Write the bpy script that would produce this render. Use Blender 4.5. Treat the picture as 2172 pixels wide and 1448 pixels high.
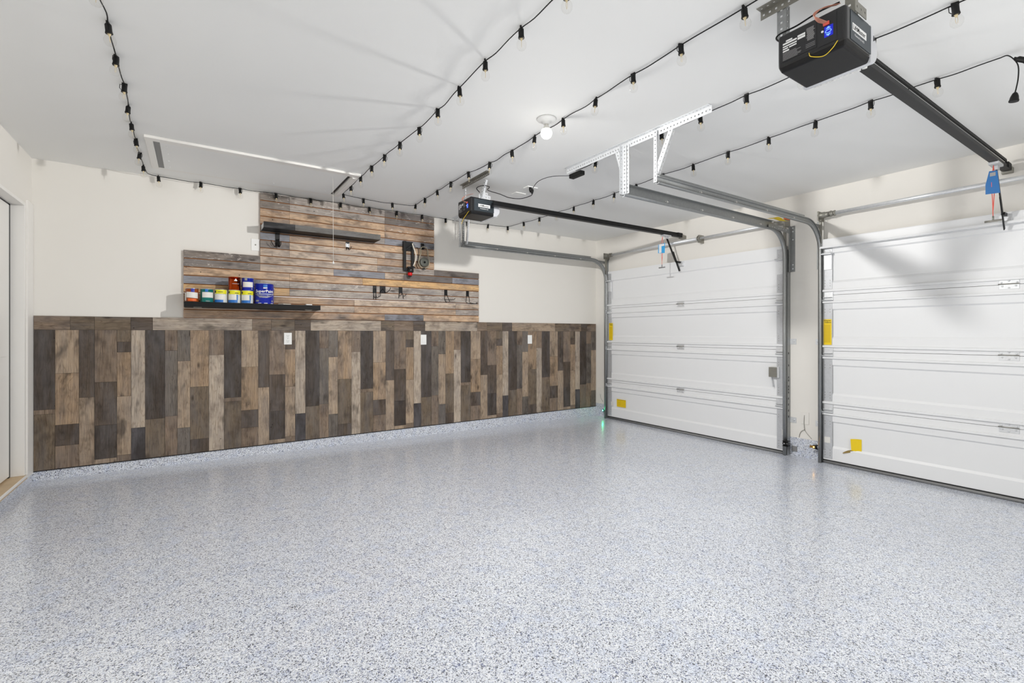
import bpy, bmesh, math, random
from mathutils import Vector, Matrix
S = bpy.context.scene
COL = S.collection
for o in list(bpy.data.objects): bpy.data.objects.remove(o)
PI = math.pi

# ---------------------------------------------------------------- camera
cd = bpy.data.cameras.new('camera'); cam = bpy.data.objects.new('camera', cd); COL.objects.link(cam)
cam.location = (0, 0, 1.19); cam.rotation_euler = (PI/2, 0, -0.5899)
cd.sensor_width = 36; cd.lens = 36*1004.87/2172; cd.shift_y = (706.41-724)/2172; cd.clip_start = .02
S.camera = cam
# ---------------------------------------------------------------- light and exposure
w = bpy.data.worlds.new('world'); S.world = w; w.use_nodes = True
w.node_tree.nodes['Background'].inputs[0].default_value = (.8, .85, 1, 1)
w.node_tree.nodes['Background'].inputs[1].default_value = .3
def area(name, loc, rot, sx, sy, power, color=(1, 1, 1)):
    l = bpy.data.lights.new(name, 'AREA'); l.shape = 'RECTANGLE'; l.size = sx; l.size_y = sy
    l.energy = power; l.color = color
    o = bpy.data.objects.new(name, l); COL.objects.link(o); o.location = loc; o.rotation_euler = rot
    return o
area('fill_behind_camera', (1.6, -0.80, 1.35), (PI/2, 0, 0), 4.6, 2.0, 8, (.97, .985, 1))  # added soft fill behind the camera, no such lamp in the garage
area('fill_upward', (1.7, -.38, .5), (PI, 0, 0), 4.4, .8, 22, (.97, .985, 1))  # added low fill aimed upwards to brighten the ceiling, out of view
lamp = bpy.data.lights.new('ceiling_bulb_light', 'POINT'); lamp.energy = 62; lamp.shadow_soft_size = .033; lamp.color = (1, .985, .96)
lamp.use_nodes = True; lt = lamp.node_tree; fo = lt.nodes.new('ShaderNodeLightFalloff'); fo.inputs['Strength'].default_value = 1; fo.inputs['Smooth'].default_value = .5
lt.links.new(fo.outputs['Linear'], lt.nodes['Emission'].inputs['Strength'])     # the even reach of a bracketed exposure
lo = bpy.data.objects.new('ceiling_bulb_light', lamp); COL.objects.link(lo); lo.location = (1.861, 2.386, 2.463)
BULB_STRENGTH = 5
S.view_settings.view_transform = 'Standard'; S.view_settings.look = 'None'
S.view_settings.exposure = .02; S.view_settings.gamma = 1; S.view_settings.use_curve_mapping = False
S.cycles.max_bounces = 10; S.cycles.diffuse_bounces = 6; S.cycles.transparent_max_bounces = 16
S.cycles.sample_clamp_indirect = 6

# ---------------------------------------------------------------- constants of the room
XL, XD = -1.058, 4.951          # inner faces of left wall and garage-door wall
YB, YW = 5.147, 5.156           # front of the wood panelling, back wall face
YF = -0.9                       # wall behind the camera
ZC = 2.555                      # ceiling
YS = 5.129                      # front of slat wall
def FZ(x): return 0.036-0.0097*(x+1.06)   # the slab falls gently towards the garage doors

# ---------------------------------------------------------------- materials
def s2l(c):
    return tuple((v/255/12.92 if v/255 <= .04045 else ((v/255+.055)/1.055)**2.4) for v in c)
class NT:
    def __init__(s, name):
        s.m = bpy.data.materials.new(name); s.m.use_nodes = True; s.t = s.m.node_tree; s.n = s.t.nodes
        s.b = s.n['Principled BSDF']
    def add(s, typ, ins=None, **kw):
        n = s.n.new(typ)
        for k, v in kw.items(): setattr(n, k, v)
        if ins:
            for k, v in ins.items(): s.put(n.inputs[k], v)
        return n
    def put(s, sock, v):
        if isinstance(v, bpy.types.NodeSocket): s.t.links.new(v, sock)
        elif isinstance(v, bpy.types.Node): s.t.links.new(v.outputs[0], sock)
        elif isinstance(v, (tuple, list)) and sock.type == 'RGBA' and len(v) == 3: sock.default_value = (*v, 1)
        else: sock.default_value = v
    def set(s, **kw):
        for k, v in kw.items(): s.put(s.b.inputs[k.replace('_', ' ')], v)
    def ramp(s, fac, stops, interp='LINEAR'):
        r = s.n.new('ShaderNodeValToRGB'); s.put(r.inputs[0], fac); r.color_ramp.interpolation = interp
        e = r.color_ramp.elements
        while len(e) < len(stops): e.new(.5)
        for i, (p, c) in enumerate(stops):
            e[i].position = p; e[i].color = (*c, 1) if len(c) == 3 else c
        return r
    def mix(s, a, b, f, mode='MIX'):
        n = s.n.new('ShaderNodeMix'); n.data_type = 'RGBA'; n.blend_type = mode
        s.put(n.inputs[0], f); s.put(n.inputs[6], a); s.put(n.inputs[7], b)
        return n.outputs[2]
    def math(s, op, a, b=0.0):
        n = s.n.new('ShaderNodeMath'); n.operation = op; s.put(n.inputs[0], a); s.put(n.inputs[1], b); return n.outputs[0]
def bump(k, h, strength, dist=.001):
    b = k.add('ShaderNodeBump', {'Height': h, 'Strength': strength, 'Distance': dist}); k.put(k.b.inputs['Normal'], b.outputs[0])
def plain(name, rgb, rough=.5, metal=0, spec=.5, coat=0, noise=0):
    k = NT(name); c = s2l(rgb)
    if noise:
        g = k.add('ShaderNodeTexCoord').outputs['Object']
        nz = k.add('ShaderNodeTexNoise', {'Vector': g, 'Scale': 9, 'Detail': 4})
        r = k.ramp(nz.outputs[0], [(.3, tuple(v*(1-noise) for v in c)), (.7, tuple(min(1, v*(1+noise)) for v in c))])
        k.set(Base_Color=r.outputs[0])
    else: k.set(Base_Color=c)
    k.set(Roughness=rough, Metallic=metal, Specular_IOR_Level=spec, Coat_Weight=coat)
    return k.m
def paint(name, rgb, bstr=.08, rough=.6):
    k = NT(name); g = k.add('ShaderNodeTexCoord').outputs['Object']
    a = k.add('ShaderNodeTexNoise', {'Vector': g, 'Scale': 1.3, 'Detail': 3})
    c = s2l(rgb)
    r = k.ramp(a.outputs[0], [(.35, tuple(v*.985 for v in c)), (.65, c)])
    k.set(Base_Color=r.outputs[0], Roughness=.85, Specular_IOR_Level=.08)
    b = k.add('ShaderNodeTexNoise', {'Vector': g, 'Scale': 160, 'Detail': 3})
    bump(k, b.outputs[0], bstr, .0006)
    return k.m
M = {}
M['wall'] = paint('wall_paint', (230, 227, 221))
M['ceil'] = paint('ceiling_paint', (238, 238, 236))
M['trim'] = plain('trim_white', (233, 231, 227), .4)
M['doorw'] = plain('garage_door_white', (232, 233, 234), .42)
M['white'] = plain('white_plastic', (238, 238, 236), .35)
M['black'] = plain('black_metal', (16, 16, 18), .45, spec=.3, noise=.15)
M['cord'] = plain('black_rubber', (14, 14, 14), .55, spec=.3)
M['blackgloss'] = plain('black_gloss_plastic', (16, 16, 18), .28, coat=.15)
M['darkgrey'] = plain('dark_grey_steel', (66, 74, 80), .38, metal=.5)
M['shelf'] = plain('black_shelf_laminate', (18, 18, 19), .5, spec=.22)
M['seal'] = plain('door_seal_rubber', (128, 128, 128), .5)
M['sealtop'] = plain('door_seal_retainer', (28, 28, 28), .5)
M['brass'] = plain('sensor_brass', (150, 118, 60), .35, metal=.6)
M['yellow'] = plain('yellow_sticker', (238, 205, 20), .45)
M['yellowd'] = plain('yellow_sticker_print', (205, 170, 15), .45)
M['tan'] = plain('threshold_wood', (196, 172, 138), .5, noise=.08)
M['kraft'] = plain('sticker_back', (140, 118, 60), .6)
M['blue'] = plain('paint_can_blue', (20, 40, 160), .3)
M['blue2'] = plain('label_blue', (30, 110, 190), .4)
M['teal'] = plain('paint_can_teal', (0, 112, 105), .3)
M['rust'] = plain('paint_can_rust', (150, 72, 25), .35)
M['orange'] = plain('orange_print', (225, 95, 20), .4)
M['copper'] = plain('paint_can_copper', (190, 75, 25), .2, metal=1)
M['label'] = plain('paper_label', (226, 224, 218), .5)
M['canw'] = plain('can_pale_wrap', (215, 220, 220), .35)
M['lemon'] = plain('label_lemon', (228, 222, 30), .45)
M['ink'] = plain('ink_black', (25, 25, 28), .5)
M['printw'] = plain('print_white', (235, 235, 235), .5)
M['printg'] = plain('print_grey', (150, 150, 150), .5)
M['silver'] = plain('can_tin', (200, 202, 205), .28, metal=.8)
M['red'] = plain('red_plastic', (215, 12, 12), .35)
M['rope'] = plain('red_rope', (225, 95, 80), .6)
M['tagblue'] = plain('tag_blue', (15, 100, 165), .4)
M['tagcyan'] = plain('tag_cyan', (60, 165, 225), .4)
M['wire_y'] = plain('wire_yellow', (240, 205, 40), .4)
M['wire_c'] = plain('wire_copper_pvc', (190, 130, 110), .4)
M['wire_w'] = plain('wire_white', (225, 222, 215), .5)
M['rubberbeige'] = plain('beige_strap', (158, 150, 130), .6)
M['disc'] = plain('grey_green_disc', (86, 88, 80), .5)
M['hose'] = plain('ivory_hose', (228, 220, 205), .4)
M['lens'] = plain('white_lens', (205, 207, 212), .22)
M['mdf'] = plain('slat_groove_fibreboard', (140, 88, 42), .7, noise=.12)
M['backing'] = plain('panel_backing', (40, 32, 26), .8)
M['orangeflag'] = plain('orange_tape', (235, 110, 30), .5)
def galv(name, rgb, rough=.38, metal=.85):
    k = NT(name); g = k.add('ShaderNodeTexCoord').outputs['Object']; c = s2l(rgb)
    v = k.add('ShaderNodeTexVoronoi', {'Vector': g, 'Scale': 70})
    r = k.ramp(v.outputs['Color'], [(.2, tuple(x*.93 for x in c)), (.8, c)])
    k.set(Base_Color=r.outputs[0], Roughness=rough, Metallic=metal)
    return k.m
M['galv'] = galv('galvanised_track', (160, 162, 162), .42, .8)
M['galvb'] = galv('galvanised_bright', (228, 230, 232), .42, .55)
M['galvl'] = galv('galvanised_stile', (205, 207, 210), .4, .45)
M['galvd'] = galv('galvanised_dull', (150, 148, 140), .45, .7)
def emis(name, rgb, st, base=(12, 12, 16)):
    k = NT(name); k.set(Base_Color=s2l(base), Emission_Color=s2l(rgb), Emission_Strength=st); return k.m
k = NT('lit_bulb'); k.n.remove(k.b)     # clear glass full of light: lets the lamp inside shine through
e_ = k.add('ShaderNodeEmission', {'Color': (1, .97, .9, 1), 'Strength': BULB_STRENGTH}); t_ = k.add('ShaderNodeBsdfTransparent'); a_ = k.add('ShaderNodeAddShader')
k.put(a_.inputs[0], e_.outputs[0]); k.put(a_.inputs[1], t_.outputs[0]); k.put(k.n['Material Output'].inputs[0], a_.outputs[0]); M['bulb_on'] = k.m
M['led_g'] = emis('led_green', (40, 255, 160), 170)
M['led_o'] = emis('led_amber', (255, 190, 70), 22)
M['led_b'] = emis('led_blue', (10, 35, 255), .55)
M['led_w'] = emis('led_display', (120, 170, 255), 1.6)
def thin_glass(name, tint=(1, 1, 1)):
    k = NT(name); k.n.remove(k.b)
    t = k.add('ShaderNodeBsdfTransparent', {'Color': (*tint, 1)})
    g = k.add('ShaderNodeBsdfGlossy', {'Roughness': .03})
    f = k.add('ShaderNodeLayerWeight', {'Blend': .5})
    f2 = k.math('MULTIPLY_ADD', k.math('POWER', f.outputs['Facing'], 5.0), .38); f2.node.inputs[2].default_value = .025
    mx = k.add('ShaderNodeMixShader'); k.put(mx.inputs[0], f2); k.put(mx.inputs[1], t.outputs[0]); k.put(mx.inputs[2], g.outputs[0])
    k.put(k.n['Material Output'].inputs[0], mx.outputs[0]); return k.m
M['glass'] = thin_glass('bulb_glass', (.985, .982, .975))
M['filament'] = plain('filament_amber', (222, 205, 165), .5)

def floor_mat():
    k = NT('flake_epoxy'); g = k.add('ShaderNodeTexCoord').outputs['Object']
    n0 = k.add('ShaderNodeTexNoise', {'Vector': g, 'Scale': 90, 'Detail': 2})
    wv = k.mix(g, n0.outputs['Color'], .006, 'LINEAR_LIGHT')
    v = k.add('ShaderNodeTexVoronoi', {'Vector': wv, 'Scale': 310, 'Randomness': 1})
    sp = k.add('ShaderNodeSeparateColor', {'Color': v.outputs['Color']})
    pal = [(0, (226, 230, 237)), (.34, (206, 211, 221)), (.52, (246, 248, 252)), (.68, (164, 170, 184)), (.78, (118, 125, 144)),
           (.84, (92, 101, 134)), (.87, (76, 79, 86)), (.905, (28, 30, 36)), (.955, (200, 208, 228))]
    r = k.ramp(sp.outputs[0], [(p, s2l(c)) for p, c in pal], 'CONSTANT')
    v2 = k.add('ShaderNodeTexVoronoi', {'Vector': wv, 'Scale': 170})
    s2 = k.add('ShaderNodeSeparateColor', {'Color': v2.outputs['Color']})
    r2 = k.ramp(s2.outputs[1], [(0, (0, 0, 0)), (.9, (1, 1, 1))], 'CONSTANT')
    r3 = k.ramp(s2.outputs[0], [(0, s2l((222, 224, 228))), (.35, s2l((90, 100, 140))), (.6, s2l((40, 42, 50))), (.75, s2l((200, 205, 212)))], 'CONSTANT')
    c = k.mix(r.outputs[0], r3.outputs[0], k.math('MULTIPLY', r2.outputs[0], .75))
    b = k.add('ShaderNodeTexNoise', {'Vector': g, 'Scale': 1.2, 'Detail': 2})
    bl = k.add('ShaderNodeTexNoise', {'Vector': g, 'Scale': 14, 'Detail': 3})
    c = k.mix(c, k.mix(c, (.89, .925, 1.0), 1, 'MULTIPLY'), k.ramp(bl.outputs[0], [(.50, (0, 0, 0)), (.72, (1, 1, 1))]).outputs[0])
    c2 = k.mix(c, k.ramp(b.outputs[0], [(.35, (.94, .94, .95)), (.65, (1, 1, 1))]).outputs[0], 1, 'MULTIPLY')
    k.set(Base_Color=c2, Roughness=.3, Specular_IOR_Level=.5, Coat_Weight=.6, Coat_Roughness=.15)
    bump(k, v.outputs['Distance'], .12, .0008)
    return k.m
M['floor'] = floor_mat()
def wood(name, axis, contrast=1.0, white=0.0, grey=.3):
    """weathered board: tint comes from the object's colour, alpha is a seed; grain runs along axis (0=X, 2=Z)"""
    k = NT(name); g = k.add('ShaderNodeTexCoord').outputs['Object']
    oi = k.add('ShaderNodeObjectInfo'); seed = k.math('MULTIPLY', oi.outputs['Alpha'], 97.0)
    off = k.add('ShaderNodeCombineXYZ', {0: seed, 1: seed, 2: seed})
    v = k.add('ShaderNodeVectorMath', {0: g, 1: off.outputs[0]}, operation='ADD').outputs[0]
    def nz(sc_al, sc_ac, detail=5, rough=.6, dist=0):
        sc = [sc_ac, sc_ac, sc_ac]; sc[axis] = sc_al
        mp = k.add('ShaderNodeMapping', {0: v}); mp.inputs['Scale'].default_value = sc
        return k.add('ShaderNodeTexNoise', {'Vector': mp.outputs[0], 'Scale': 1, 'Detail': detail, 'Roughness': rough, 'Distortion': dist}).outputs[0]
    fine = k.ramp(nz(5, 130, 6, .75), [(.32, (.52, .5, .48)), (.5, (1, 1, 1)), (.66, (1.25, 1.24, 1.22))]).outputs[0]
    ring = nz(1.6, 13, 2, .5, 1.6)
    rr = k.math('FRACT', k.math('MULTIPLY', ring, 9.0))
    rings = k.ramp(rr, [(0, (.66, .62, .59)), (.2, (1, 1, 1)), (.82, (1, 1, 1)), (1, (.6, .56, .52))]).outputs[0]
    blotch = k.ramp(nz(7, 9, 4, .6), [(.28, (.52, .50, .50)), (.52, (1, 1, 1)), (.8, (1.14, 1.12, 1.08))]).outputs[0]
    c = k.mix(oi.outputs['Color'], fine, min(1, 1.1*contrast), 'MULTIPLY')
    c = k.mix(c, rings, .75*contrast, 'MULTIPLY')
    c = k.mix(c, blotch, .85, 'MULTIPLY')
    gm = k.ramp(nz(2.2, 11, 4, .65, .4), [(.42, (0, 0, 0)), (.66, (1, 1, 1))]).outputs[0]
    c = k.mix(c, s2l((118, 116, 118)), k.math('MULTIPLY', gm, grey))
    stn = k.ramp(nz(3.5, 8, 3, .6), [(.56, (0, 0, 0)), (.70, (1, 1, 1))]).outputs[0]
    c = k.mix(c, s2l((52, 46, 43)), k.math('MULTIPLY', stn, .68))
    # knots
    sc = [9, 9, 9]; sc[axis] = 3.2
    mp = k.add('ShaderNodeMapping', {0: v}); mp.inputs['Scale'].default_value = sc
    vo = k.add('ShaderNodeTexVoronoi', {'Vector': mp.outputs[0], 'Scale': 1})
    kn = k.ramp(vo.outputs['Distance'], [(.05, (1, 1, 1)), (.13, (0, 0, 0))]).outputs[0]
    pick = k.math('GREATER_THAN', k.add('ShaderNodeSeparateColor', {'Color': vo.outputs['Color']}).outputs[0], .62)
    c = k.mix(c, s2l((44, 34, 27)), k.math('MULTIPLY', k.math('MULTIPLY', kn, pick), .75))
    # nail holes
    v3 = k.add('ShaderNodeTexVoronoi', {'Vector': v, 'Scale': 9.5})
    nh = k.math('MULTIPLY', k.math('LESS_THAN', v3.outputs['Distance'], .045), k.math('GREATER_THAN', k.add('ShaderNodeSeparateColor', {'Color': v3.outputs['Color']}).outputs[1], .6))
    c = k.mix(c, s2l((26, 20, 17)), k.math('MULTIPLY', nh, .9))
    if white:
        pk = k.ramp(nz(16, 45, 6, .75), [(.56, (0, 0, 0)), (.62, (1, 1, 1))]).outputs[0]
        pm = k.ramp(nz(3, 10, 2, .5), [(.45, (0, 0, 0)), (.6, (1, 1, 1))]).outputs[0]
        c = k.mix(c, s2l((206, 198, 190)), k.math('MULTIPLY', k.math('MULTIPLY', pk, pm), white))
    k.set(Base_Color=c, Roughness=.55, Specular_IOR_Level=.3)
    return k.m
M['plank_v'] = wood('weathered_plank_upright', 2)
M['plank_h'] = wood('weathered_plank_level', 0)
M['slat'] = wood('slat_board', 0, .8, 0, .55)
M['slatw'] = wood('slat_board_flaking', 0, .8, .85, .55)

# ---------------------------------------------------------------- mesh helpers
class MB:
    def __init__(s): s.v = []; s.f = []; s.smooth = set()
    def quad(s, pts):
        i = len(s.v); s.v += [tuple(p) for p in pts]; s.f.append(tuple(range(i, i+len(pts)))); return s
    def box(s, x0, x1, y0, y1, z0, z1):
        i = len(s.v)
        s.v += [(x, y, z) for z in (z0, z1) for y in (y0, y1) for x in (x0, x1)]
        for f in ((0, 2, 3, 1), (4, 5, 7, 6), (0, 1, 5, 4), (1, 3, 7, 5), (3, 2, 6, 7), (2, 0, 4, 6)):
            s.f.append(tuple(i+a for a in f))
        return s
    def bar(s, a, b, wy, wz, up=(0, 0, 1)):
        """rectangular bar from a to b; wy across, wz along 'up'"""
        a, b = Vector(a), Vector(b); d = (b-a).normalized(); u = Vector(up)
        sd = d.cross(u).normalized(); u = sd.cross(d).normalized(); i = len(s.v)
        for p in (a, b):
            for q in ((-1, -1), (1, -1), (1, 1), (-1, 1)): s.v.append(tuple(p+sd*q[0]*wy/2+u*q[1]*wz/2))
        s.f += [(i, i+3, i+2, i+1), (i+4, i+5, i+6, i+7)]+[(i+j, i+(j+1) % 4, i+4+(j+1) % 4, i+4+j) for j in range(4)]
        return s
    def ring_sweep(s, path, prof, closed_prof=True, side=None, cap=True):
        """sweep 2D profile (a along side, b along up) on path; side = fixed vector or None"""
        n = len(prof); i0 = len(s.v); P = [Vector(p) for p in path]; pu = None
        for k, p in enumerate(P):
            t = ((P[min(k+1, len(P)-1)]-P[max(k-1, 0)]).normalized())
            if side is not None: sd = Vector(side); up = t.cross(sd).normalized()
            else:
                if pu is None: pu = Vector((0, 0, 1)) if abs(t.z) < .9 else Vector((1, 0, 0))
                sd = t.cross(pu).normalized(); up = sd.cross(t).normalized(); pu = up
            for a, b in prof: s.v.append(tuple(p+sd*a+up*b))
        for k in range(len(P)-1):
            for j in range(n if closed_prof else n-1):
                a, b = i0+k*n+j, i0+k*n+(j+1) % n
                s.f.append((a, b, b+n, a+n)); s.smooth.add(len(s.f)-1)
        if cap and closed_prof:
            s.f.append(tuple(i0+j for j in reversed(range(n)))); s.f.append(tuple(i0+(len(P)-1)*n+j for j in range(n)))
        return s
    def tube(s, path, r, n=8):
        return s.ring_sweep(path, [(r*math.cos(2*PI*j/n), r*math.sin(2*PI*j/n)) for j in range(n)])
    def lathe(s, o, prof, n=20, axis=(0, 0, 1)):
        """prof: (radius, height along axis)"""
        o = Vector(o); ax = Vector(axis).normalized(); a = ax.orthogonal().normalized(); b = ax.cross(a); i0 = len(s.v)
        for r, h in prof:
            for j in range(n): s.v.append(tuple(o+ax*h+(a*math.cos(2*PI*j/n)+b*math.sin(2*PI*j/n))*r))
        for k in range(len(prof)-1):
            for j in range(n):
                s.f.append((i0+k*n+j, i0+k*n+(j+1) % n, i0+(k+1)*n+(j+1) % n, i0+(k+1)*n+j)); s.smooth.add(len(s.f)-1)
        if prof[0][0] > 1e-5: s.f.append(tuple(i0+j for j in reversed(range(n))))
        if prof[-1][0] > 1e-5: s.f.append(tuple(i0+(len(prof)-1)*n+j for j in range(n)))
        return s
    def prism(s, poly, ext):
        """poly: 3D points, ext: extrusion vector"""
        i = len(s.v); n = len(poly); e = Vector(ext)
        s.v += [tuple(p) for p in poly]+[tuple(Vector(p)+e) for p in poly]
        s.f.append(tuple(i+j for j in range(n))); s.f.append(tuple(i+n+j for j in reversed(range(n))))
        s.f += [(i+j, i+n+j, i+n+(j+1) % n, i+(j+1) % n) for j in range(n)]
        return s
    def strip(s, a, b, wdir, width, hole=.008, pitch=.0254, th=.0022):
        """perforated metal strip from a to b, one flange, width along wdir, with real holes"""
        a, b, wd = Vector(a), Vector(b), Vector(wdir).normalized(); d = b-a; L = d.length; d.normalize()
        wd = (wd-d*wd.dot(d)).normalized(); nn = d.cross(wd).normalized()*th
        k = max(1, int(L/pitch)); p = L/k
        for i in range(k):
            o = a+d*(i*p); m0, m1 = (p-hole)/2, (p+hole)/2; w0, w1 = (width-hole)/2, (width+hole)/2
            for (u0, u1, q0, q1) in ((0, m0, 0, width), (m1, p, 0, width), (m0, m1, 0, w0), (m0, m1, w1, width)):
                c = [o+d*u+wd*q for u, q in ((u0, q0), (u1, q0), (u1, q1), (u0, q1))]
                s.prism(c, nn)
        return s
    def mesh(s, name, off=(0, 0, 0), bevel=0, seg=2):
        me = bpy.data.meshes.new(name); ox, oy, oz = off
        me.from_pydata([(x-ox, y-oy, z-oz) for x, y, z in s.v], [], s.f)
        for i in s.smooth: me.polygons[i].use_smooth = True
        bm = bmesh.new(); bm.from_mesh(me); bmesh.ops.recalc_face_normals(bm, faces=bm.faces)
        if bevel: bmesh.ops.bevel(bm, geom=[e for e in bm.edges if e.calc_face_angle(0) > .5], offset=bevel, segments=seg, affect='EDGES', profile=.6)
        bm.to_mesh(me); bm.free(); return me
    def build(s, name, mat, parent=None, bevel=0, seg=2, origin=None, off=None):
        if parent is not None: o0 = wpos(parent) if off is None else off
        elif origin is not None: o0 = origin
        else:
            xs, ys, zs = zip(*s.v); o0 = ((min(xs)+max(xs))/2, (min(ys)+max(ys))/2, min(zs))
        me = s.mesh(name, o0, bevel, seg); o = bpy.data.objects.new(name, me); COL.objects.link(o)
        o.data.materials.append(M[mat] if isinstance(mat, str) else mat)
        if parent is not None: o.parent = parent
        else: o.location = o0
        return o
def wpos(o):
    p = Vector((0, 0, 0))
    while o is not None: p += o.location; o = o.parent
    return tuple(p)
def tag(o, label, cat, group=None):
    o['label'] = label; o['category'] = cat
    if group: o['group'] = group
    return o
def thing(name, label, cat, loc=(0, 0, 0), group=None):
    o = bpy.data.objects.new(name, None); COL.objects.link(o); o.location = loc; o.empty_display_size = .05
    return tag(o, label, cat, group)
def struct(name, mb, mat, bevel=0):
    o = mb.build(name, mat, origin=(0, 0, 0), bevel=bevel); o['kind'] = 'structure'; return o
def copy_tree(o, parent=None):
    c = o.copy(); COL.objects.link(c)
    if parent is not None: c.parent = parent
    for ch in list(o.children): copy_tree(ch, c)
    return c
def text_mb(txt, size, origin, xdir, ydir, depth=.0006, bold=.0, align='LEFT', wrap=None):
    """flat lettering as mesh; wrap=(cx, cy, r) bends it round a vertical cylinder"""
    cu = bpy.data.curves.new('t', 'FONT'); cu.body = txt; cu.size = size; cu.align_x = align; cu.offset = bold*size; cu.resolution_u = 2
    o = bpy.data.objects.new('t', cu); COL.objects.link(o); bpy.context.view_layer.update()
    me = bpy.data.meshes.new_from_object(o)
    mb = MB(); X, Y, O = Vector(xdir), Vector(ydir), Vector(origin); Nn = X.cross(Y)
    for v in me.vertices:
        if wrap:
            cx, cy, r, a0 = wrap; a = a0+v.co.x/r
            mb.v.append((cx+math.sin(a)*(r+depth), cy-math.cos(a)*(r+depth), O.z+v.co.y))
        else: mb.v.append(tuple(O+X*v.co.x+Y*v.co.y+Nn*depth))
    mb.f = [tuple(p.vertices) for p in me.polygons]
    bpy.data.objects.remove(o); bpy.data.curves.remove(cu); bpy.data.meshes.remove(me)
    return mb
def curve_pts(pts, n=6):
    """Catmull-Rom through pts"""
    P = [Vector(p) for p in pts]; P = [P[0]*2-P[1]]+P+[P[-1]*2-P[-2]]; out = []
    for i in range(1, len(P)-2):
        for k in range(n):
            t = k/n
            out.append(.5*((2*P[i])+(P[i+1]-P[i-1])*t+(2*P[i-1]-5*P[i]+4*P[i+1]-P[i+2])*t*t+(3*P[i]-P[i-1]-3*P[i+1]+P[i+2])*t**3))
    out.append(P[-2]); return out

# ================================================================ ROOM SHELL
mb = MB(); T = .12
mb.v = [(x, y, FZ(x)-d) for d in (0, .15) for x, y in ((XL-.25, YF-.1), (XD+.1, YF-.1), (XD+.1, YW+.1), (XL-.25, YW+.1))]
mb.f = [(0, 1, 2, 3), (7, 6, 5, 4), (0, 4, 5, 1), (1, 5, 6, 2), (2, 6, 7, 3), (3, 7, 4, 0)]
struct('floor', mb, 'floor')
struct('ceiling', MB().box(XL-.15, XD+.12, YF-.12, YW+.12, ZC, ZC+.12), 'ceil')
CB = .108                                     # top of the concrete kerb on the back wall
struct('wall_back', MB().box(XL-.15, XD+.12, YW, YW+.12, CB, ZC), 'wall')
DK = .158                                     # top of the kerb on the garage-door wall
struct('wall_right', MB().box(XD, XD+.12, YF-.1, YW, DK, ZC), 'wall')
struct('wall_front', MB().box(XL-.15, XD+.12, YF-.12, YF, -.1, ZC), 'wall')
DY0, DY1, DZ0, DZ1 = 4.03, 4.965, .128, 2.145   # doorway in the left wall
mb = MB().box(XL-.15, XL, YF-.1, DY0, CB, ZC).box(XL-.15, XL, DY1, YW+.1, CB, ZC).box(XL-.15, XL, DY0, DY1, DZ1, ZC)
struct('wall_left', mb, 'wall')
# flake-coated kerbs under the walls
struct('baseboard_back', MB().box(XL-.05, XD+.02, YW-.004, YW+.06, -.06, CB), 'floor')
struct('baseboard_right', MB().box(XD-.002, XD+.06, YF, YW, -.1, DK), 'floor')
struct('baseboard_left', MB().box(XL-.1, XL+.004, YF, YW, -.06, DZ0-.022), 'floor')
# doorway
d1 = MB().box(XL-.112, XL-.072, DY0+.012, DY1-.036, DZ0+.012, DZ1-.016).build('door_1', 'trim', origin=(0, 0, 0), bevel=.002); d1['kind'] = 'structure'
for (y0, y1, z0, z1) in ((4.12, 4.45, .3, .88), (4.53, 4.86, .3, .88), (4.12, 4.45, 1.02, 1.9), (4.53, 4.86, 1.02, 1.9)):
    m = MB().box(XL-.073, XL-.067, y0, y1, z0, z1); m.build('panel', 'trim', d1, bevel=.004)
MB().lathe((XL-.072, 4.1, 1.0), [(.03, 0), (.03, .008), (.012, .012), (.012, .035), (.028, .045), (.03, .06), (.02, .072), (0, .074)], 20, (1, 0, 0)).build('door_knob', 'galvd', d1)
struct('trim_1', MB().box(XL-.149, XL+.003, DY1-.004, DY1+.022, DZ0, DZ1+.02).box(XL-.149, XL+.003, DY0-.02, DY0+.004, DZ0, DZ1+.02).box(XL-.149, XL+.003, DY0, DY1, DZ1-.004, DZ1+.02), 'trim', .002)
struct('trim_2', MB().box(XL-.003, XL+.010, DY1+.04, YB+.006, CB-.01, DZ1+.05), 'trim', .002)   # narrow casing in the corner
struct('trim_3', MB().box(XL-.1, XL-.0735, DY1-.0358, DY1-.0042, DZ0, DZ1-.005).box(XL-.1, XL-.0735, DY0, DY1, DZ1-.0158, DZ1-.0042), 'sealtop')  # weatherstrip
struct('trim_4', MB().box(XL-.15, XL+.012, DY0-.02, DY1+.022, DZ0-.03, DZ0), 'tan', .003)  # threshold
struct('trim_5', MB().box(XL+.008, XL+.016, DY0-.02, DY1+.024, DZ0-.016, DZ0+.002), 'trim', .002)

# ================================================================ WOOD PANELLING (one thing, each printed board a part)
rnd = random.Random(7)
ZT, ZR, ZP0 = 1.328, 1.2165, .112
pan = thing('wood_panelling', 'weathered brown plank panelling covering the lower back wall', 'wall panelling', (1.95, YB, ZP0))
MB().box(XL+.012, 4.944, YB+.004, YW-.0002, ZP0, ZT-.002).build('backing_sheet', 'backing', pan)
MB().box(XL+.012, 4.944, YB-.001, YW-.0002, ZP0-.0062, ZP0-.0006).build('shadow_gap_strip', 'sealtop', pan)  # black strip standing in for the shadow gap below the boards
DARK, DK2, MID, TANC, TAN2, LITE, GREY, BRN, INK = (74, 65, 58), (90, 78, 68), (132, 115, 99), (168, 149, 128), (160, 137, 112), (180, 166, 150), (112, 104, 96), (115, 101, 85), (76, 72, 74)
def clr(c, f=1.0): return tuple(v*f for v in s2l(c))
def plank(mat, name, par, x0, x1, z0, z1, y0, y1, col, seed, g=.0009, f=1.0):
    o = MB().box(x0+g, x1-g, y0, y1, z0+g, z1-g).build(name, mat, par)
    # local origin is the parent's: the seed shifts the grain
    o.color = (*clr(col, f), seed)
    return o
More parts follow.
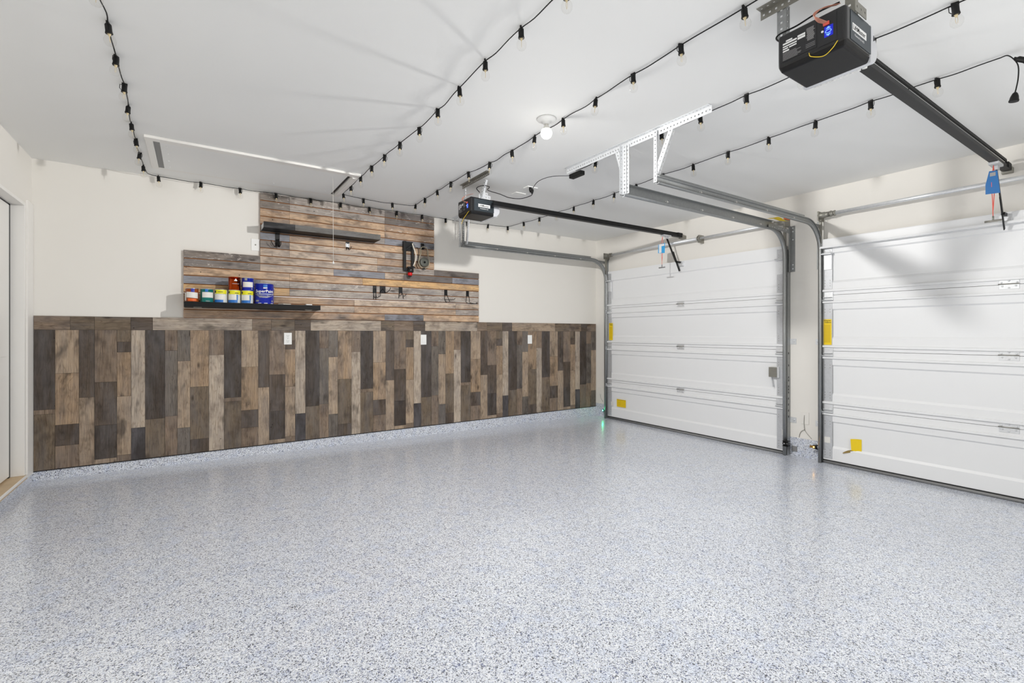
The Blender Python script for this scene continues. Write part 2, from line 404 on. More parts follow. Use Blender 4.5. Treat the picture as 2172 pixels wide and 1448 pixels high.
COLS = [-1.046, -.923, -.781, -.686, -.543, -.45, -.356, -.219, -.128, -.035, .107, .226, .365, .507, .602, .743, .835, .93, 1.063, 1.154, 1.246, 1.388,
        1.483, 1.619, 1.76, 1.856, 1.993, 2.088, 2.177, 2.308, 2.398, 2.489, 2.6, 2.695, 2.832, 2.972, 3.072, 3.207, 3.3, 3.389, 3.523, 3.611, 3.705, 3.845,
        3.935, 4.075, 4.215, 4.317, 4.446, 4.538, 4.628, 4.752, 4.848, 4.944]
CUT = [[(.587, DARK), (.551, MID), (0, BRN)], [(.869, TANC), (.458, TAN2), (.291, DK2), (0, MID)], [(.666, DK2), (0, TANC)],
       [(.784, MID), (.427, DK2), (.149, DARK), (0, TANC)], [(1.117, BRN), (1.03, DK2), (.658, TAN2), (.164, TANC), (0, MID)],
       [(.382, LITE), (0, INK)], [(.447, DARK), (0, BRN)], [(1.036, MID), (.459, GREY), (0, MID)], [(.942, GREY), (.346, TANC), (0, GREY)],
       [(.705, TAN2), (.232, BRN), (0, DK2)], [(.99, MID), (0, LITE)]]
for i in range(len(COLS)-1):
    z = ZR
    for j, (zn, c) in enumerate(CUT[i % 11]):
        zn = max(zn, ZP0)
        dy = rnd.choice((0, .0008, .0016))
        plank('plank_v', 'plank', pan, COLS[i], COLS[i+1], zn, z, YB+dy, YB+.0045, c, ((i % 11)*.083+j*.037) % 1, f=rnd.uniform(.93, 1.07)); z = zn
TOP = [(-1.046, MID), (-.834, BRN), (-.686, BRN), (-.453, DK2), (-.304, LITE), (.456, MID), (.619, BRN), (.83, DK2), (.98, LITE), (1.707, BRN), (1.856, MID), (2.084, DK2), (2.228, LITE),
       (2.924, MID), (3.067, BRN), (3.295, DK2), (3.448, TANC), (4.169, BRN), (4.424, MID), (4.65, DK2), (4.767, MID), (4.944, MID)]
for i in range(len(TOP)-1):
    plank('plank_h', 'plank', pan, TOP[i][0], TOP[i+1][0], ZR, ZT, YB+.0006, YB+.0045, TOP[i][1], (i % 4)*.21+.05)

# ================================================================ SLAT WALL
SX0, SX1, UX0, UX1 = -.085, 2.939, .521, 2.335
P = .0762; ZS0 = 1.3265
sw = thing('slat_wall', 'stepped slat wall of reclaimed boards with tan grooves', 'slat wall', (1.43, YS, ZS0))
MB().box(SX0+.002, SX1-.002, YS+.009, YW-.0004, ZS0+.002, ZS0+8*P-.004).box(UX0+.002, UX1-.002, YS+.009, YW-.0004, ZS0+8*P-.004, ZS0+16*P-.004).build('groove_backing', 'mdf', sw)
g_ = (140, 130, 121); G2 = (176, 166, 157); TN = (206, 176, 146); T2 = (188, 159, 132); GD = (220, 180, 128); WT = (184, 174, 164); BG = (148, 150, 158); DG = (112, 103, 96); PK = (204, 184, 164)
ROWS = [  # from the top: list of (x_start, colour, flaking)
 [(UX0, g_, 1), (.78, G2, 1), (1.742, DG, 1)], [(UX0, g_, 1), (.78, G2, 1), (1.742, DG, 1)],
 [(UX0, T2, 1), (.78, TN, 0), (1.742, T2, 1)], [(UX0, T2, 0), (.78, TN, 0), (1.742, T2, 1)],
 [(UX0, g_, 0), (.78, G2, 0), (1.742, BG, 0)], [(UX0, BG, 0), (.78, TN, 0)],
 [(UX0, g_, 0), (.78, PK, 0), (1.745, G2, 0)], [(UX0, PK, 0), (.78, PK, 0), (1.66, T2, 0)],
 [(SX0, g_, 1), (UX0, PK, 0), (1.66, G2, 0), (2.335, DG, 0)], [(SX0, g_, 1), (UX0, PK, 0), (1.20, BG, 0), (1.745, PK, 0), (1.964, DG, 0), (2.571, BG, 0)],
 [(SX0, TN, 0), (.78, TN, 0), (1.5, GD, 0)], [(SX0, BG, 0), (.52, WT, 1), (.78, WT, 1)],
 [(SX0, GD, 0), (.78, WT, 1)], [(SX0, T2, 0), (1.412, PK, 0), (2.616, PK, 0)],
 [(SX0, PK, 0), (1.412, TN, 0), (2.616, G2, 0)], [(SX0, T2, 0), (1.742, BG, 0), (2.2, TN, 0)]]
for r, row in enumerate(ROWS):
    z1 = ZS0+(16-r)*P-.0035; z0 = z1-P+.0085; end = UX1 if r < 8 else SX1
    for i, (x0, c, fl) in enumerate(row):
        x1 = row[i+1][0] if i+1 < len(row) else end
        o = MB().box(x0+.0004, x1-.0004, YS, YS+.0092, z0, z1).build('slat', 'slatw' if fl else 'slat', sw, bevel=.0012, seg=1)
        o.color = (*clr(c), (r*.137+i*.31) % 1)
MB().box(SX0, SX1, YS-.001, YS+.010, ZS0+3*P-.008, ZS0+3*P-.0035).build('groove_line', 'silver', sw)  # thin bright metallic line along one groove

# ================================================================ SHELVES
sh = thing('floating_shelf', 'long black shelf holding the paint cans', 'shelf', (.47, YS, 1.418), 'black slat wall shelves')
MB().box(-.078, 1.029, 4.929, YS-.001, 1.417, 1.4625).build('board', 'shelf', sh, bevel=.0015)
for x in (.02, .92): MB().box(x-.03, x+.03, 4.932, 4.99, 1.4145, 1.417).build('bracket_clip', 'galvd', sh)
MB().box(-.0795, -.078, 4.98, 5.11, 1.422, 1.452).build('end_cap', 'white', sh)
sh2 = thing('floating_shelf', 'black shelf with grey weathered front, empty, high under the ceiling', 'shelf', (1.08, YS, 2.175), 'black slat wall shelves')
MB().box(.531, 1.629, 4.931, YS-.001, 2.174, 2.2285).build('board', 'shelf', sh2, bevel=.0015)
o = MB().box(.531, .80, 4.929, 4.932, 2.175, 2.2285).build('fascia', 'slat', sh2); o.color = (*clr((36, 36, 38)), .3)
o = MB().box(.80, 1.629, 4.929, 4.932, 2.175, 2.2285).build('fascia', 'slat', sh2); o.color = (*clr((104, 102, 98)), .6)
MB().box(.5295, .531, 4.95, 5.11, 2.178, 2.222).build('end_cap', 'galvl', sh2)
tag(MB().prism([(.66, 5.0, 1.4628), (.70, 4.96, 1.4628), (.77, 4.975, 1.4628), (.75, 5.04, 1.4628), (.69, 5.05, 1.4628)], (0, 0, .009)).build('cloth_scrap', 'hose', bevel=.003), 'crumpled pale scrap beside the large blue paint can', 'scrap')
tag(MB().box(.90, .955, 4.945, 5.03, 1.4628, 1.4728).build('paper_packet', 'white', bevel=.002), 'small white packet at the right end of the lower shelf', 'packet')

# ---------------------------------------------------------------- paint cans
def patch(cx, cy, r, a0, a1, z0, z1, n=10, skew=0):
    """label wrapped on a vertical cylinder; angle 0 faces -Y, positive towards +X"""
    mb = MB()
    for i in range(n+1):
        a = math.radians(a0+(a1-a0)*i/n); x, y = cx+math.sin(a)*r, cy-math.cos(a)*r; d = skew*(i/n-.5)
        mb.v += [(x, y, z0+d), (x, y, z1+d)]
    mb.f = [(2*i, 2*i+2, 2*i+3, 2*i+1) for i in range(n)]
    mb.smooth = set(range(n))
    return mb
def can(cx, cy, z, r, h, body, label, prints, rimmat='silver', group='small paint cans on the lower shelf'):
    t = thing('paint_can', label, 'paint can', (cx, cy, z), group)
    MB().lathe((cx, cy, z+.0003), [(r-.002, 0), (r, .002), (r, .004), (r-.001, .005), (r-.001, h-.006)], 32).build('body', body, t)
    MB().lathe((cx, cy, z), [(r-.001, h-.006), (r+.0008, h-.004), (r+.0008, h-.0012), (r-.002, h), (r-.006, h-.001)], 32).build('rim', rimmat, t)
    MB().lathe((cx, cy, z), [(r-.006, h-.004), (r-.008, h-.001), (r-.016, h-.001), (r-.018, h-.004)], 32).build('lid', rimmat, t)
    for nm, mat, a0, a1, z0, z1, *sk in prints:
        patch(cx, cy, r+.0002*(1+prints.index((nm, mat, a0, a1, z0, z1, *sk)) % 4), a0, a1, z+z0, z+z1, skew=sk[0] if sk else 0).build(nm, mat, t)
    return t
ZSH = 1.4628; R4, H4 = .0495, .118
can(-.021, 4.985, ZSH, R4, H4, 'rust', 'rust brown quart can with skewed white label, leftmost on shelf', [('label', 'label', -52, 58, .033, .082, -.006), ('logo', 'blue', -8, 22, .084, .112), ('price_strip', 'label', -80, -56, .008, .078), ('orange_print', 'orange', -35, 40, .006, .026)])
can(.088, 4.985, ZSH, R4, H4, 'teal', 'teal quart can with white label, second from left', [('label', 'label', -45, 68, .04, .087), ('logo', 'blue2', -16, 10, .09, .114), ('side_strip', 'canw', 76, 100, .002, .113), ('print', 'printg', -10, 25, .006, .012)])
for cx, lab, pr in ((.193, 'yellow banded quart can with pale label and no can on top', [('band', 'lemon', -62, 70, .078, .113), ('label', 'label', -70, 48, .028, .072), ('blue_print', 'blue2', -72, 20, .002, .024), ('side_strip', 'canw', 60, 84, .002, .11), ('writing', 'ink', -28, 18, .092, .097)]),
                    (.2975, 'yellow banded quart can under the copper coloured can', [('band', 'lemon', -62, 80, .078, .113), ('label', 'label', -72, 14, .03, .075), ('blue_print', 'blue2', -72, 28, .002, .026), ('blue_edge', 'blue2', 20, 30, .026, .075), ('side_strip', 'canw', 36, 74, .012, .07), ('writing', 'ink', 2, 40, .086, .092)]),
                    (.4005, 'yellow banded quart can under the small blue can', [('band', 'lemon', -62, 80, .078, .113), ('label', 'label', -72, 14, .03, .075), ('blue_print', 'blue2', -72, 28, .002, .026), ('blue_edge', 'blue2', 20, 30, .026, .075), ('side_strip', 'canw', 36, 74, .012, .07), ('writing', 'ink', 2, 40, .086, .092)])):
    can(cx, 4.985, ZSH, R4, H4, 'canw', lab, pr+[('emblem', 'ink', -66, -48, .086, .105)])
z2 = ZSH+H4
can(.300, 4.99, z2, R4, H4, 'copper', 'copper coloured metallic quart can stacked on top, left one', [('logo', 'printw', 2, 14, .088, .1), ('logo', 'printw', -6, 22, .08, .09), ('ring_print', 'printw', -25, 42, .055, .057)], 'copper')
can(.406, 4.99, z2, R4, H4, 'blue', 'small blue quart can stacked on top, right one', [('label', 'label', -55, 50, .03, .078), ('logo', 'printg', -35, -10, .09, .112), ('print', 'printg', 28, 44, .01, .022)])
RG, HG = .082, .193; cx, cy = .543, 5.018
gc = can(cx, cy, ZSH, RG, HG, 'blue', 'large blue gallon paint can with wire handle and white lettering', [('logo', 'red', -3, 5, .162, .172), ('logo', 'printw', -11, 13, .142, .152), ('logo', 'blue2', -11, 13, .1525, .178), ('swoosh', 'canw', -50, 62, .088, .094, .0), ('print', 'printg', -62, -38, .02, .036), ('print', 'printg', 42, 54, .018, .034),
   ('print', 'printw', -42, -22, .003, .008), ('print', 'printw', -6, 14, .003, .008), ('print', 'printw', 36, 58, .003, .008)])
text_mb('SuperPaint', .0385, (0, 0, ZSH+.105), (1, 0, 0), (0, 0, 1), .0012, .02, wrap=(cx, cy, RG, math.radians(-60))).build('lettering', 'printw', gc)
for i, tx in enumerate(('INTERIOR ACRYLIC LATEX', 'PAINT AND PRIMER')):
    text_mb(tx, .0085, (0, 0, ZSH+.07-.013*i), (1, 0, 0), (0, 0, 1), .0012, .0, wrap=(cx, cy, RG, math.radians(-44+8*i))).build('lettering', 'printw', gc)
# swoosh arc in silver and the wire bail
mb = MB()
for i in range(25):
    a = math.radians(-80+160*i/24); u = i/24; zc = ZSH+.112-.048*math.sin(PI*u)**.8; hw = .001+.006*math.sin(PI*min(1, u*1.1))
    mb.v += [(cx+math.sin(a)*(RG+.0007), cy-math.cos(a)*(RG+.0007), zc-hw), (cx+math.sin(a)*(RG+.0007), cy-math.cos(a)*(RG+.0007), zc+hw*.4)]
mb.f = [(2*i, 2*i+2, 2*i+3, 2*i+1) for i in range(24)]; mb.build('swoosh', 'printg', gc)
bail = [(cx+math.sin(math.radians(a))*(RG+.003+.004*math.cos(math.radians(a))), cy-math.cos(math.radians(a))*(RG+.003+.004*math.cos(math.radians(a))), ZSH+.148-.072*math.cos(math.radians(a))**.8 if abs(a) < 89.9 else ZSH+.148) for a in range(-90, 91, 10)]
MB().tube(bail, .0014, 6).build('wire_handle', 'silver', gc)
for sx in (-1, 1): MB().lathe((cx+sx*(RG-.002), cy, ZSH+.148), [(.011, 0), (.011, .004), (.006, .008), (0, .009)], 14, (sx, 0, 0)).build('handle_ear', 'silver', gc)

# ================================================================ HOOKS ON THE SLAT WALL
def hook(x0, x1, z0, z1, label, wires, plate='black', zt=None, r=.0033):
    t = thing('slat_hook', label, 'hook', ((x0+x1)/2, YS, z0), 'hooks on the slat wall')
    MB().box(x0, x1, YS-.0035, YS-.0006, z0, z1).box(x0, x1, YS-.0035, YS+.007, z1-.003, z1+.001).build('plate', plate, t, bevel=.0006, seg=1)
    for wv in wires: MB().tube(curve_pts(wv, 5), r, 7).build('prong', 'cord', t)
    return t
xh = .671; y0 = YS-.006
hook(.651, .691, 2.085, 2.168, 'four pronged black hook below left end of upper shelf', [
    [(xh+dx*.3, y0, 2.105), (xh+dx*.5, y0-.004, 2.05), (xh+dx, y0-.035, 2.028), (xh+dx*1.9, y0-.06, 2.06), (xh+dx*2.0-.004, y0-.06, 2.082)] for dx in (-.03, -.014, .006, .012)]+[[(xh+.01, y0, 2.11), (xh+.014, y0, 2.06), (xh+.012, y0-.03, 2.03), (xh+.016, y0-.045, 2.075)]])
xh = 1.341
hk = hook(1.322, 1.360, 2.095, 2.152, 'double black hook with shiny plate below right part of upper shelf', [
    [(xh-.01, y0, 2.13), (xh-.012, y0, 2.09), (xh-.016, y0-.02, 2.068), (xh-.02, y0-.05, 2.085)], [(xh+.01, y0, 2.13), (xh+.012, y0, 2.09), (xh+.016, y0-.02, 2.068), (xh+.026, y0-.05, 2.10)],
    [(xh-.01, y0, 2.13), (xh, y0-.003, 2.14), (xh+.01, y0, 2.13)], [(xh-.004, y0-.002, 2.1), (xh-.003, y0-.03, 2.07), (xh-.002, y0-.05, 2.09)]], r=.003)
MB().box(1.3235, 1.3585, YS-.0043, YS-.0036, 2.097, 2.137).build('face_plate', 'galvl', hk)
z = 1.706
hook(1.609, 1.650, 1.628, z, 'black loop hook with straight plate, leftmost of the lower hooks', [
    [(1.618, y0, 1.56), (1.62, y0, 1.66), (1.63, y0, 1.677), (1.641, y0, 1.66), (1.642, y0-.002, 1.56)], [(1.618, y0, 1.60), (1.619, y0-.03, 1.575), (1.626, y0-.05, 1.58)], [(1.642, y0, 1.60), (1.643, y0-.03, 1.575), (1.65, y0-.05, 1.58)]])
hook(1.686, 1.750, 1.632, z, 'wide plate black hook with two spreading arms', [
    [(1.72, y0, 1.68), (1.70, y0-.002, 1.655), (1.685, y0-.02, 1.64), (1.678, y0-.04, 1.60), (1.662, y0-.055, 1.585), (1.65, y0-.06, 1.588)], [(1.72, y0, 1.68), (1.74, y0-.002, 1.648), (1.752, y0-.02, 1.64), (1.775, y0-.05, 1.66), (1.785, y0-.06, 1.69)]])
hook(1.902, 1.945, 1.641, z, 'narrow black double hook in the middle of the slat wall', [
    [(1.912, y0, 1.65), (1.905, y0, 1.62), (1.900, y0, 1.582)], [(1.905, y0, 1.612), (1.912, y0-.03, 1.61), (1.918, y0-.05, 1.63)], [(1.935, y0, 1.65), (1.948, y0, 1.62), (1.955, y0, 1.58)], [(1.95, y0, 1.612), (1.962, y0-.03, 1.61), (1.97, y0-.05, 1.63)]])
hook(2.463, 2.503, 1.64, z, 'black utility hook, second from right end of slat wall', [
    [(2.468, y0, 1.65), (2.466, y0, 1.62), (2.466, y0, 1.595), (2.482, y0-.06, 1.585), (2.53, y0-.11, 1.585), (2.545, y0-.115, 1.60)], [(2.498, y0, 1.65), (2.512, y0, 1.61), (2.535, y0, 1.565)], [(2.466, y0, 1.60), (2.475, y0, 1.575), (2.49, y0, 1.555)]])
hook(2.756, 2.795, 1.64, z, 'black utility hook at right end with long prongs', [
    [(2.76, y0, 1.65), (2.757, y0, 1.60), (2.757, y0, 1.565), (2.78, y0-.06, 1.548), (2.83, y0-.12, 1.548), (2.845, y0-.125, 1.565)], [(2.79, y0, 1.65), (2.802, y0, 1.60), (2.806, y0, 1.567), (2.83, y0-.05, 1.552), (2.85, y0-.08, 1.552), (2.852, y0-.085, 1.565)]])
# ---- hanging tools
t = thing('pry_frame_tool', 'tall black frame tool with ivory tube and red knob', 'tool', (1.985, YS-.03, 1.85))
yk = YS-.035
MB().bar((1.958, yk, 2.225), (1.958, yk, 1.905), .028, .03, (0, 1, 0)).bar((2.052, yk, 2.20), (2.052, yk, 1.94), .026, .026, (0, 1, 0)).bar((1.958, yk, 2.12), (2.05, yk, 2.19), .02, .024, (0, 1, 0)).bar((1.945, yk, 1.905), (2.01, yk, 1.905), .02, .03, (0, 0, 1)).build('frame', 'black', t, bevel=.003)
MB().box(1.944, 2.062, YS-.02, YS-.0006, 2.12, 2.226).build('mount_plate', 'black', t, bevel=.002)
MB().tube(curve_pts([(2.045, yk-.012, 2.205), (2.06, yk-.018, 2.15), (2.083, yk-.02, 2.08), (2.08, yk-.02, 2.02), (2.055, yk-.018, 1.95)]), .0065, 8).build('tube', 'hose', t)
MB().lathe((2.022, yk-.012, 1.868), [(.02, 0), (.036, .012), (.038, .035), (.03, .055), (.02, .065), (0, .066)], 20).build('head', 'blackgloss', t)
MB().box(1.99, 2.075, yk-.03, yk+.01, 1.925, 1.94).build('collar', 'blackgloss', t, bevel=.004)
MB().lathe((2.016, yk-.016, 1.838), [(.02, 0), (.027, .012), (.025, .032), (.018, .036)], 18).build('knob', 'red', t)
MB().lathe((2.014, yk-.016, 1.822), [(.014, 0), (.02, .008), (.018, .017)], 14).build('knob_tip', 'blackgloss', t)
t = thing('cord_reel', 'grey round reel in a beige strap loop at right end', 'reel', (2.195, YS-.03, 1.93))
MB().box(2.168, 2.205, YS-.006, YS-.0006, 2.155, 2.226).build('hanger', 'black', t, bevel=.001)
MB().tube([(2.186, YS-.006, 2.165), (2.186, YS-.05, 2.16), (2.186, YS-.055, 2.172)], .004, 8).build('hook_arm', 'black', t)
lp = curve_pts([(2.150, yk, 2.155), (2.165, yk, 2.177), (2.19, yk, 2.182), (2.215, yk, 2.177), (2.235, yk, 2.15), (2.24, yk, 2.09), (2.252, yk, 2.05), (2.256, yk, 2.00), (2.24, yk, 1.958), (2.197, yk, 1.936), (2.15, yk, 1.955), (2.128, yk, 2.0), (2.132, yk, 2.05), (2.15, yk, 2.10), (2.150, yk, 2.155)])
MB().tube(lp, .0062, 8).build('strap', 'rubberbeige', t)
MB().lathe((2.193, yk+.012, 2.006), [(.05, 0), (.053, .004), (.053, .02), (.049, .024), (.02, .025), (.012, .022), (0, .022)], 28, (0, -1, 0)).build('disc', 'disc', t)
MB().lathe((2.196, yk-.0125, 2.004), [(.013, 0), (.013, .002), (.008, .002), (.008, 0)], 18, (0, -1, 0)).build('hub', 'ink', t)
MB().lathe((2.19, yk, 1.922), [(.015, 0), (.02, .006), (.012, .016)], 14).build('swivel', 'blackgloss', t)
MB().tube(curve_pts([(2.10, YS-.012, 2.165), (2.13, YS-.012, 2.16), (2.13, YS-.012, 2.05), (2.11, YS-.012, 1.97), (2.13, YS-.012, 1.93)]), .003, 6).build('cord', 'cord', t)

# ================================================================ OUTLETS AND PLATES ON WALLS
def plate_back(cx, zc, y, label, kind, w_=.071, h=.116):
    t = thing('wall_plate', label, 'outlet', (cx, y, zc-h/2), 'white wall plates')
    MB().box(cx-w_/2, cx+w_/2, y-.006, y-.0004, zc-h/2, zc+h/2).build('cover', 'white', t, bevel=.0025)
    if kind == 'outlet':
        for dz in (-.026, .026):
            MB().box(cx-.0165, cx+.0165, y-.0085, y-.0055, zc+dz-.0175, zc+dz+.0175).build('receptacle', 'white', t, bevel=.0025)
            m = MB()
            for dx in (-.0065, .0065): m.box(cx+dx-.0013, cx+dx+.0013, y-.0092, y-.0083, zc+dz, zc+dz+.009)
            m.box(cx-.0024, cx+.0024, y-.0092, y-.0083, zc+dz-.011, zc+dz-.006).build('slots', 'ink', t)
        MB().lathe((cx, y-.006, zc), [(.0035, 0), (.003, .0015), (0, .002)], 10, (0, -1, 0)).build('screw', 'galvd', t)
    elif kind == 'jack': MB().lathe((cx, y-.006, zc), [(.006, 0), (.006, .006), (.003, .007)], 12, (0, -1, 0)).build('coax_jack', 'galvd', t)
    else: MB().box(cx-.0165, cx+.0165, y-.0085, y-.0055, zc-.033, zc+.033).build('insert', 'white', t, bevel=.002)
    return t
plate_back(.767, 1.136, YB, 'white duplex outlet below right end of lower shelf, leftmost on panelling', 'outlet')
plate_back(2.207, 1.115, YB, 'white outlet in the middle of the wood panelling', 'rocker')
plate_back(3.731, 1.107, YB, 'white outlet at right end of the wood panelling', 'rocker')
plate_back(.484, 2.038, YW, 'white cable plate on cream wall beside slat wall', 'jack', .073, .114)
xw = XD
t = thing('wall_plate', 'low white plate on the wall between the garage doors', 'outlet', (xw, 2.251, .30), 'white wall plates')
MB().box(xw-.006, xw-.0004, 2.215, 2.288, .302, .419).build('cover', 'wall', t, bevel=.002)
MB().tube(curve_pts([(xw-.006, 2.256, .39), (xw-.012, 2.256, .35), (xw-.01, 2.257, .30), (xw-.008, 2.252, .25), (xw-.008, 2.235, .22), (xw-.006, 2.19, .17)]), .0022, 6).build('wire', 'galvd', t)
MB().tube(curve_pts([(xw-.008, 2.252, .25), (xw-.008, 2.285, .225), (xw-.006, 2.30, .19), (xw-.006, 2.305, .165)]), .0022, 6).build('wire', 'galvd', t)
t = thing('wall_plate', 'low white plate in the corner beside the panelling', 'outlet', (xw, 5.07, .28), 'white wall plates')
MB().box(xw-.006, xw-.0004, 5.03, 5.10, .285, .40).build('cover', 'wall', t, bevel=.002)
MB().tube(curve_pts([(xw-.008, 5.06, .30), (xw-.01, 5.04, .24), (xw-.008, 5.0, .19)]), .0018, 6).build('wire', 'galvd', t)

# ================================================================ ATTIC HATCH
t = thing('attic_hatch', 'white framed attic hatch in the ceiling near the back wall', 'hatch', (.45, 4.47, ZC))
zz = ZC-.019
MB().box(-.292, 1.186, 4.10, 4.165, zz, ZC-.0003).build('frame_board', 'trim', t, bevel=.003)
MB().box(1.125, 1.186, 4.166, 4.86, zz, ZC-.0003).build('frame_board', 'trim', t, bevel=.003)
MB().box(-.292, -.246, 4.166, 4.86, zz+.008, ZC-.0003).build('frame_board', 'trim', t, bevel=.003)
MB().box(-.292, 1.186, 4.842, 4.89, zz+.012, ZC-.0003).build('frame_board', 'trim', t, bevel=.002)
MB().box(1.135, 1.178, 4.18, 4.83, zz-.006, zz).build('frame_bead', 'trim', t, bevel=.002)
MB().box(-.208, 1.098, 4.185, 4.838, zz+.009, ZC-.0005).build('hatch_panel', 'ceil', t, bevel=.001)
MB().box(-.244, -.209, 4.17, 4.84, ZC-.004, ZC-.0006).build('slot', 'seal', t)
MB().box(1.099, 1.124, 4.17, 4.84, ZC-.002, ZC-.0006).build('slot', 'ink', t)
for x, y in ((-.17, 4.257), (-.17, 4.428), (-.17, 4.601), (-.17, 4.763), (.593, 4.273), (.986, 4.282), (.59, 4.755), (1.03, 4.749)):
    MB().lathe((x, y, zz+.009), [(.006, 0), (.005, .0018), (0, .0024)], 10, (0, 0, -1)).build('screw', 'white', t)
MB().tube([(1.0, 4.30, zz+.009), (1.002, 4.30, 2.2), (1.004, 4.30, 1.80)], .0016, 6).build('pull_cord', 'wire_w', t)
MB().lathe((1.004, 4.30, 1.795), [(.009, 0), (.008, .006), (.003, .022), (.002, .024)], 12).build('pull_bell', 'white', t)

# ================================================================ CEILING LAMP
LX, LY = 1.861, 2.386
t = thing('ceiling_lamp', 'white keyless ceiling lampholder with a lit frosted bulb', 'lamp', (LX, LY, ZC))
MB().lathe((LX, LY, ZC-.0004), [(.061, 0), (.062, .005), (.058, .010), (.040, .016), (.026, .022), (.023, .030), (.020, .035), (.019, .0355)], 36, (0, 0, -1)).build('lampholder', 'white', t)
MB().lathe((LX, LY, ZC-.034), [(.0125, 0), (.0125, .010), (.014, .012), (.022, .024), (.031, .036)], 20, (0, 0, -1)).build('bulb_base', 'label', t)
pr = [(.036*math.sin(a), .042-.036*math.cos(a)) for a in [math.radians(v) for v in range(62, 181, 8)]]+[(0, .078)]
MB().lathe((LX, LY, ZC-.050), pr, 24, (0, 0, -1)).build('bulb', 'bulb_on', t)

# ================================================================ STRING LIGHTS
def socket_meshes():
    s = MB().lathe((0, 0, -.002), [(.0095, 0), (.0125, .004), (.0125, .030), (.0145, .040), (.0135, .042)], 12, (0, 0, -1))
    s.box(-.0125, .0125, -.004, .004, -.007, .007)
    s.tube([(.012, 0, -.004), (.020, 0, -.006), (.020, 0, -.026), (.013, 0, -.034)], .0016, 5)
    g = MB().lathe((0, 0, -.040), [(.0115, 0), (.0125, .006), (.017, .014), (.0215, .024), (.0225, .033), (.0205, .043), (.014, .0515), (.006, .055), (0, .0555)], 18, (0, 0, -1))
    f = MB().tube([(-.003, 0, -.048), (-.004, 0, -.066), (-.002, 0, -.080)], .0008, 5).tube([(.003, 0, -.048), (.004, 0, -.066), (.002, 0, -.080)], .0008, 5)
    f.lathe((0, 0, -.043), [(.008, 0), (.005, .006), (.002, .012)], 8, (0, 0, -1))
    ms = []
    for mbx, nm, mt in ((s, 'socket', 'cord'), (g, 'bulb', 'glass'), (f, 'filament', 'filament')):
        me = mbx.mesh(nm); me.materials.append(M[mt]); ms.append(me)
    return ms
SM = socket_meshes(); ZK = ZC-.012
def string(label, nodes, extra_cord=None, name='string_lights'):
    """nodes: (x, y, kind) kind 1 = socket here, 0 = only a clip; cord runs through all"""
    r = random.Random(len(nodes)*3+1); t = thing(name, label, 'string lights', (nodes[0][0], nodes[0][1], ZC), 'strings of globe bulbs clipped to the ceiling')
    pts = []
    for i, n in enumerate(nodes):
        p = Vector((n[0], n[1], ZK))
        if i:
            q = Vector((nodes[i-1][0], nodes[i-1][1], ZK)); d = p-q; nrm = Vector((-d.y, d.x, 0)).normalized() if d.length > 0 else Vector((1, 0, 0))
            if d.length > .2:
                for u in (.3, .7): pts.append(q+d*u+nrm*r.uniform(-.006, .006)+Vector((0, 0, -r.uniform(0, .006))))
        pts.append(p)
    c = curve_pts(pts, 3)
    MB().tube(c, .0027, 6).build('cord', 'cord', t)
    if extra_cord: MB().tube(curve_pts(extra_cord, 5), .0027, 6).build('cord', 'cord', t)
    base = Vector(t.location)
    for n in nodes:
        if n[2]: add_socket(t, Vector((n[0], n[1], ZK))-base, (r.uniform(-.1, .1), r.uniform(-.1, .1), r.uniform(0, 6.28)) if len(n) < 4 else n[3])
    return t
def add_socket(t, loc, rot):
    so = bpy.data.objects.new('socket', SM[0]); COL.objects.link(so); so.parent = t; so.location = loc; so.rotation_euler = rot
    for me, nm in ((SM[1], 'bulb'), (SM[2], 'filament')):
        b = bpy.data.objects.new(nm, me); COL.objects.link(b); b.parent = so
A = [(-.30, .1, 0), (-.305, .6, 1), (-.31, .9, 1), (-.31, 1.2, 1), (-.312, 1.5, 1), (-.313, 1.8, 1), (-.314, 2.1, 1), (-.315, 2.4, 1), (-.316, 2.702, 1), (-.32, 3.008, 1), (-.318, 3.318, 1), (-.329, 3.618, 1), (-.341, 3.906, 1), (-.343, 4.215, 1), (-.344, 4.519, 1), (-.347, 4.845, 1), (-.333, 5.05, 0), (-.30, 5.086, 0), (-.262, 5.093, 1),
     (.045, 5.099, 1), (.351, 5.105, 1), (.654, 5.10, 1), (.968, 5.10, 1), (1.264, 5.098, 1), (1.564, 5.10, 1), (1.871, 5.10, 1), (2.17, 5.10, 1), (2.47, 5.105, 1), (2.76, 5.11, 1), (3.044, 5.083, 1), (3.307, 5.04, 1), (3.342, 4.738, 1), (3.363, 4.447, 1), (3.37, 4.15, 1), (3.376, 3.852, 1), (3.376, 3.55, 1),
     (3.375, 3.26, 1), (3.35, 2.963, 1), (3.317, 2.642, 1), (3.328, 2.354, 1), (3.315, 2.045, 1), (3.31, 1.741, 1), (3.298, 1.437, 1), (3.281, 1.135, 1), (3.29, .838, 1), (3.291, .60, 0)]
tA = string('string lights running along back wall and right side, ending in a dangling plug', A,
            [(3.291, .60, ZK), (3.29, .575, 2.542), (3.29, .553, 2.512), (3.29, .539, 2.474), (3.29, .539, 2.418), (3.29, .546, 2.368), (3.29, .550, 2.350)])
add_socket(tA, Vector((3.29, .545, 2.512))-Vector(tA.location), (-.95, 0, 0))
MB().lathe((3.29, .549, 2.352), [(.005, 0), (.010, .006), (.015, .02), (.017, .034), (.019, .038), (.018, .044)], 14, (0, .12, -1)).build('plug', 'cord', tA)
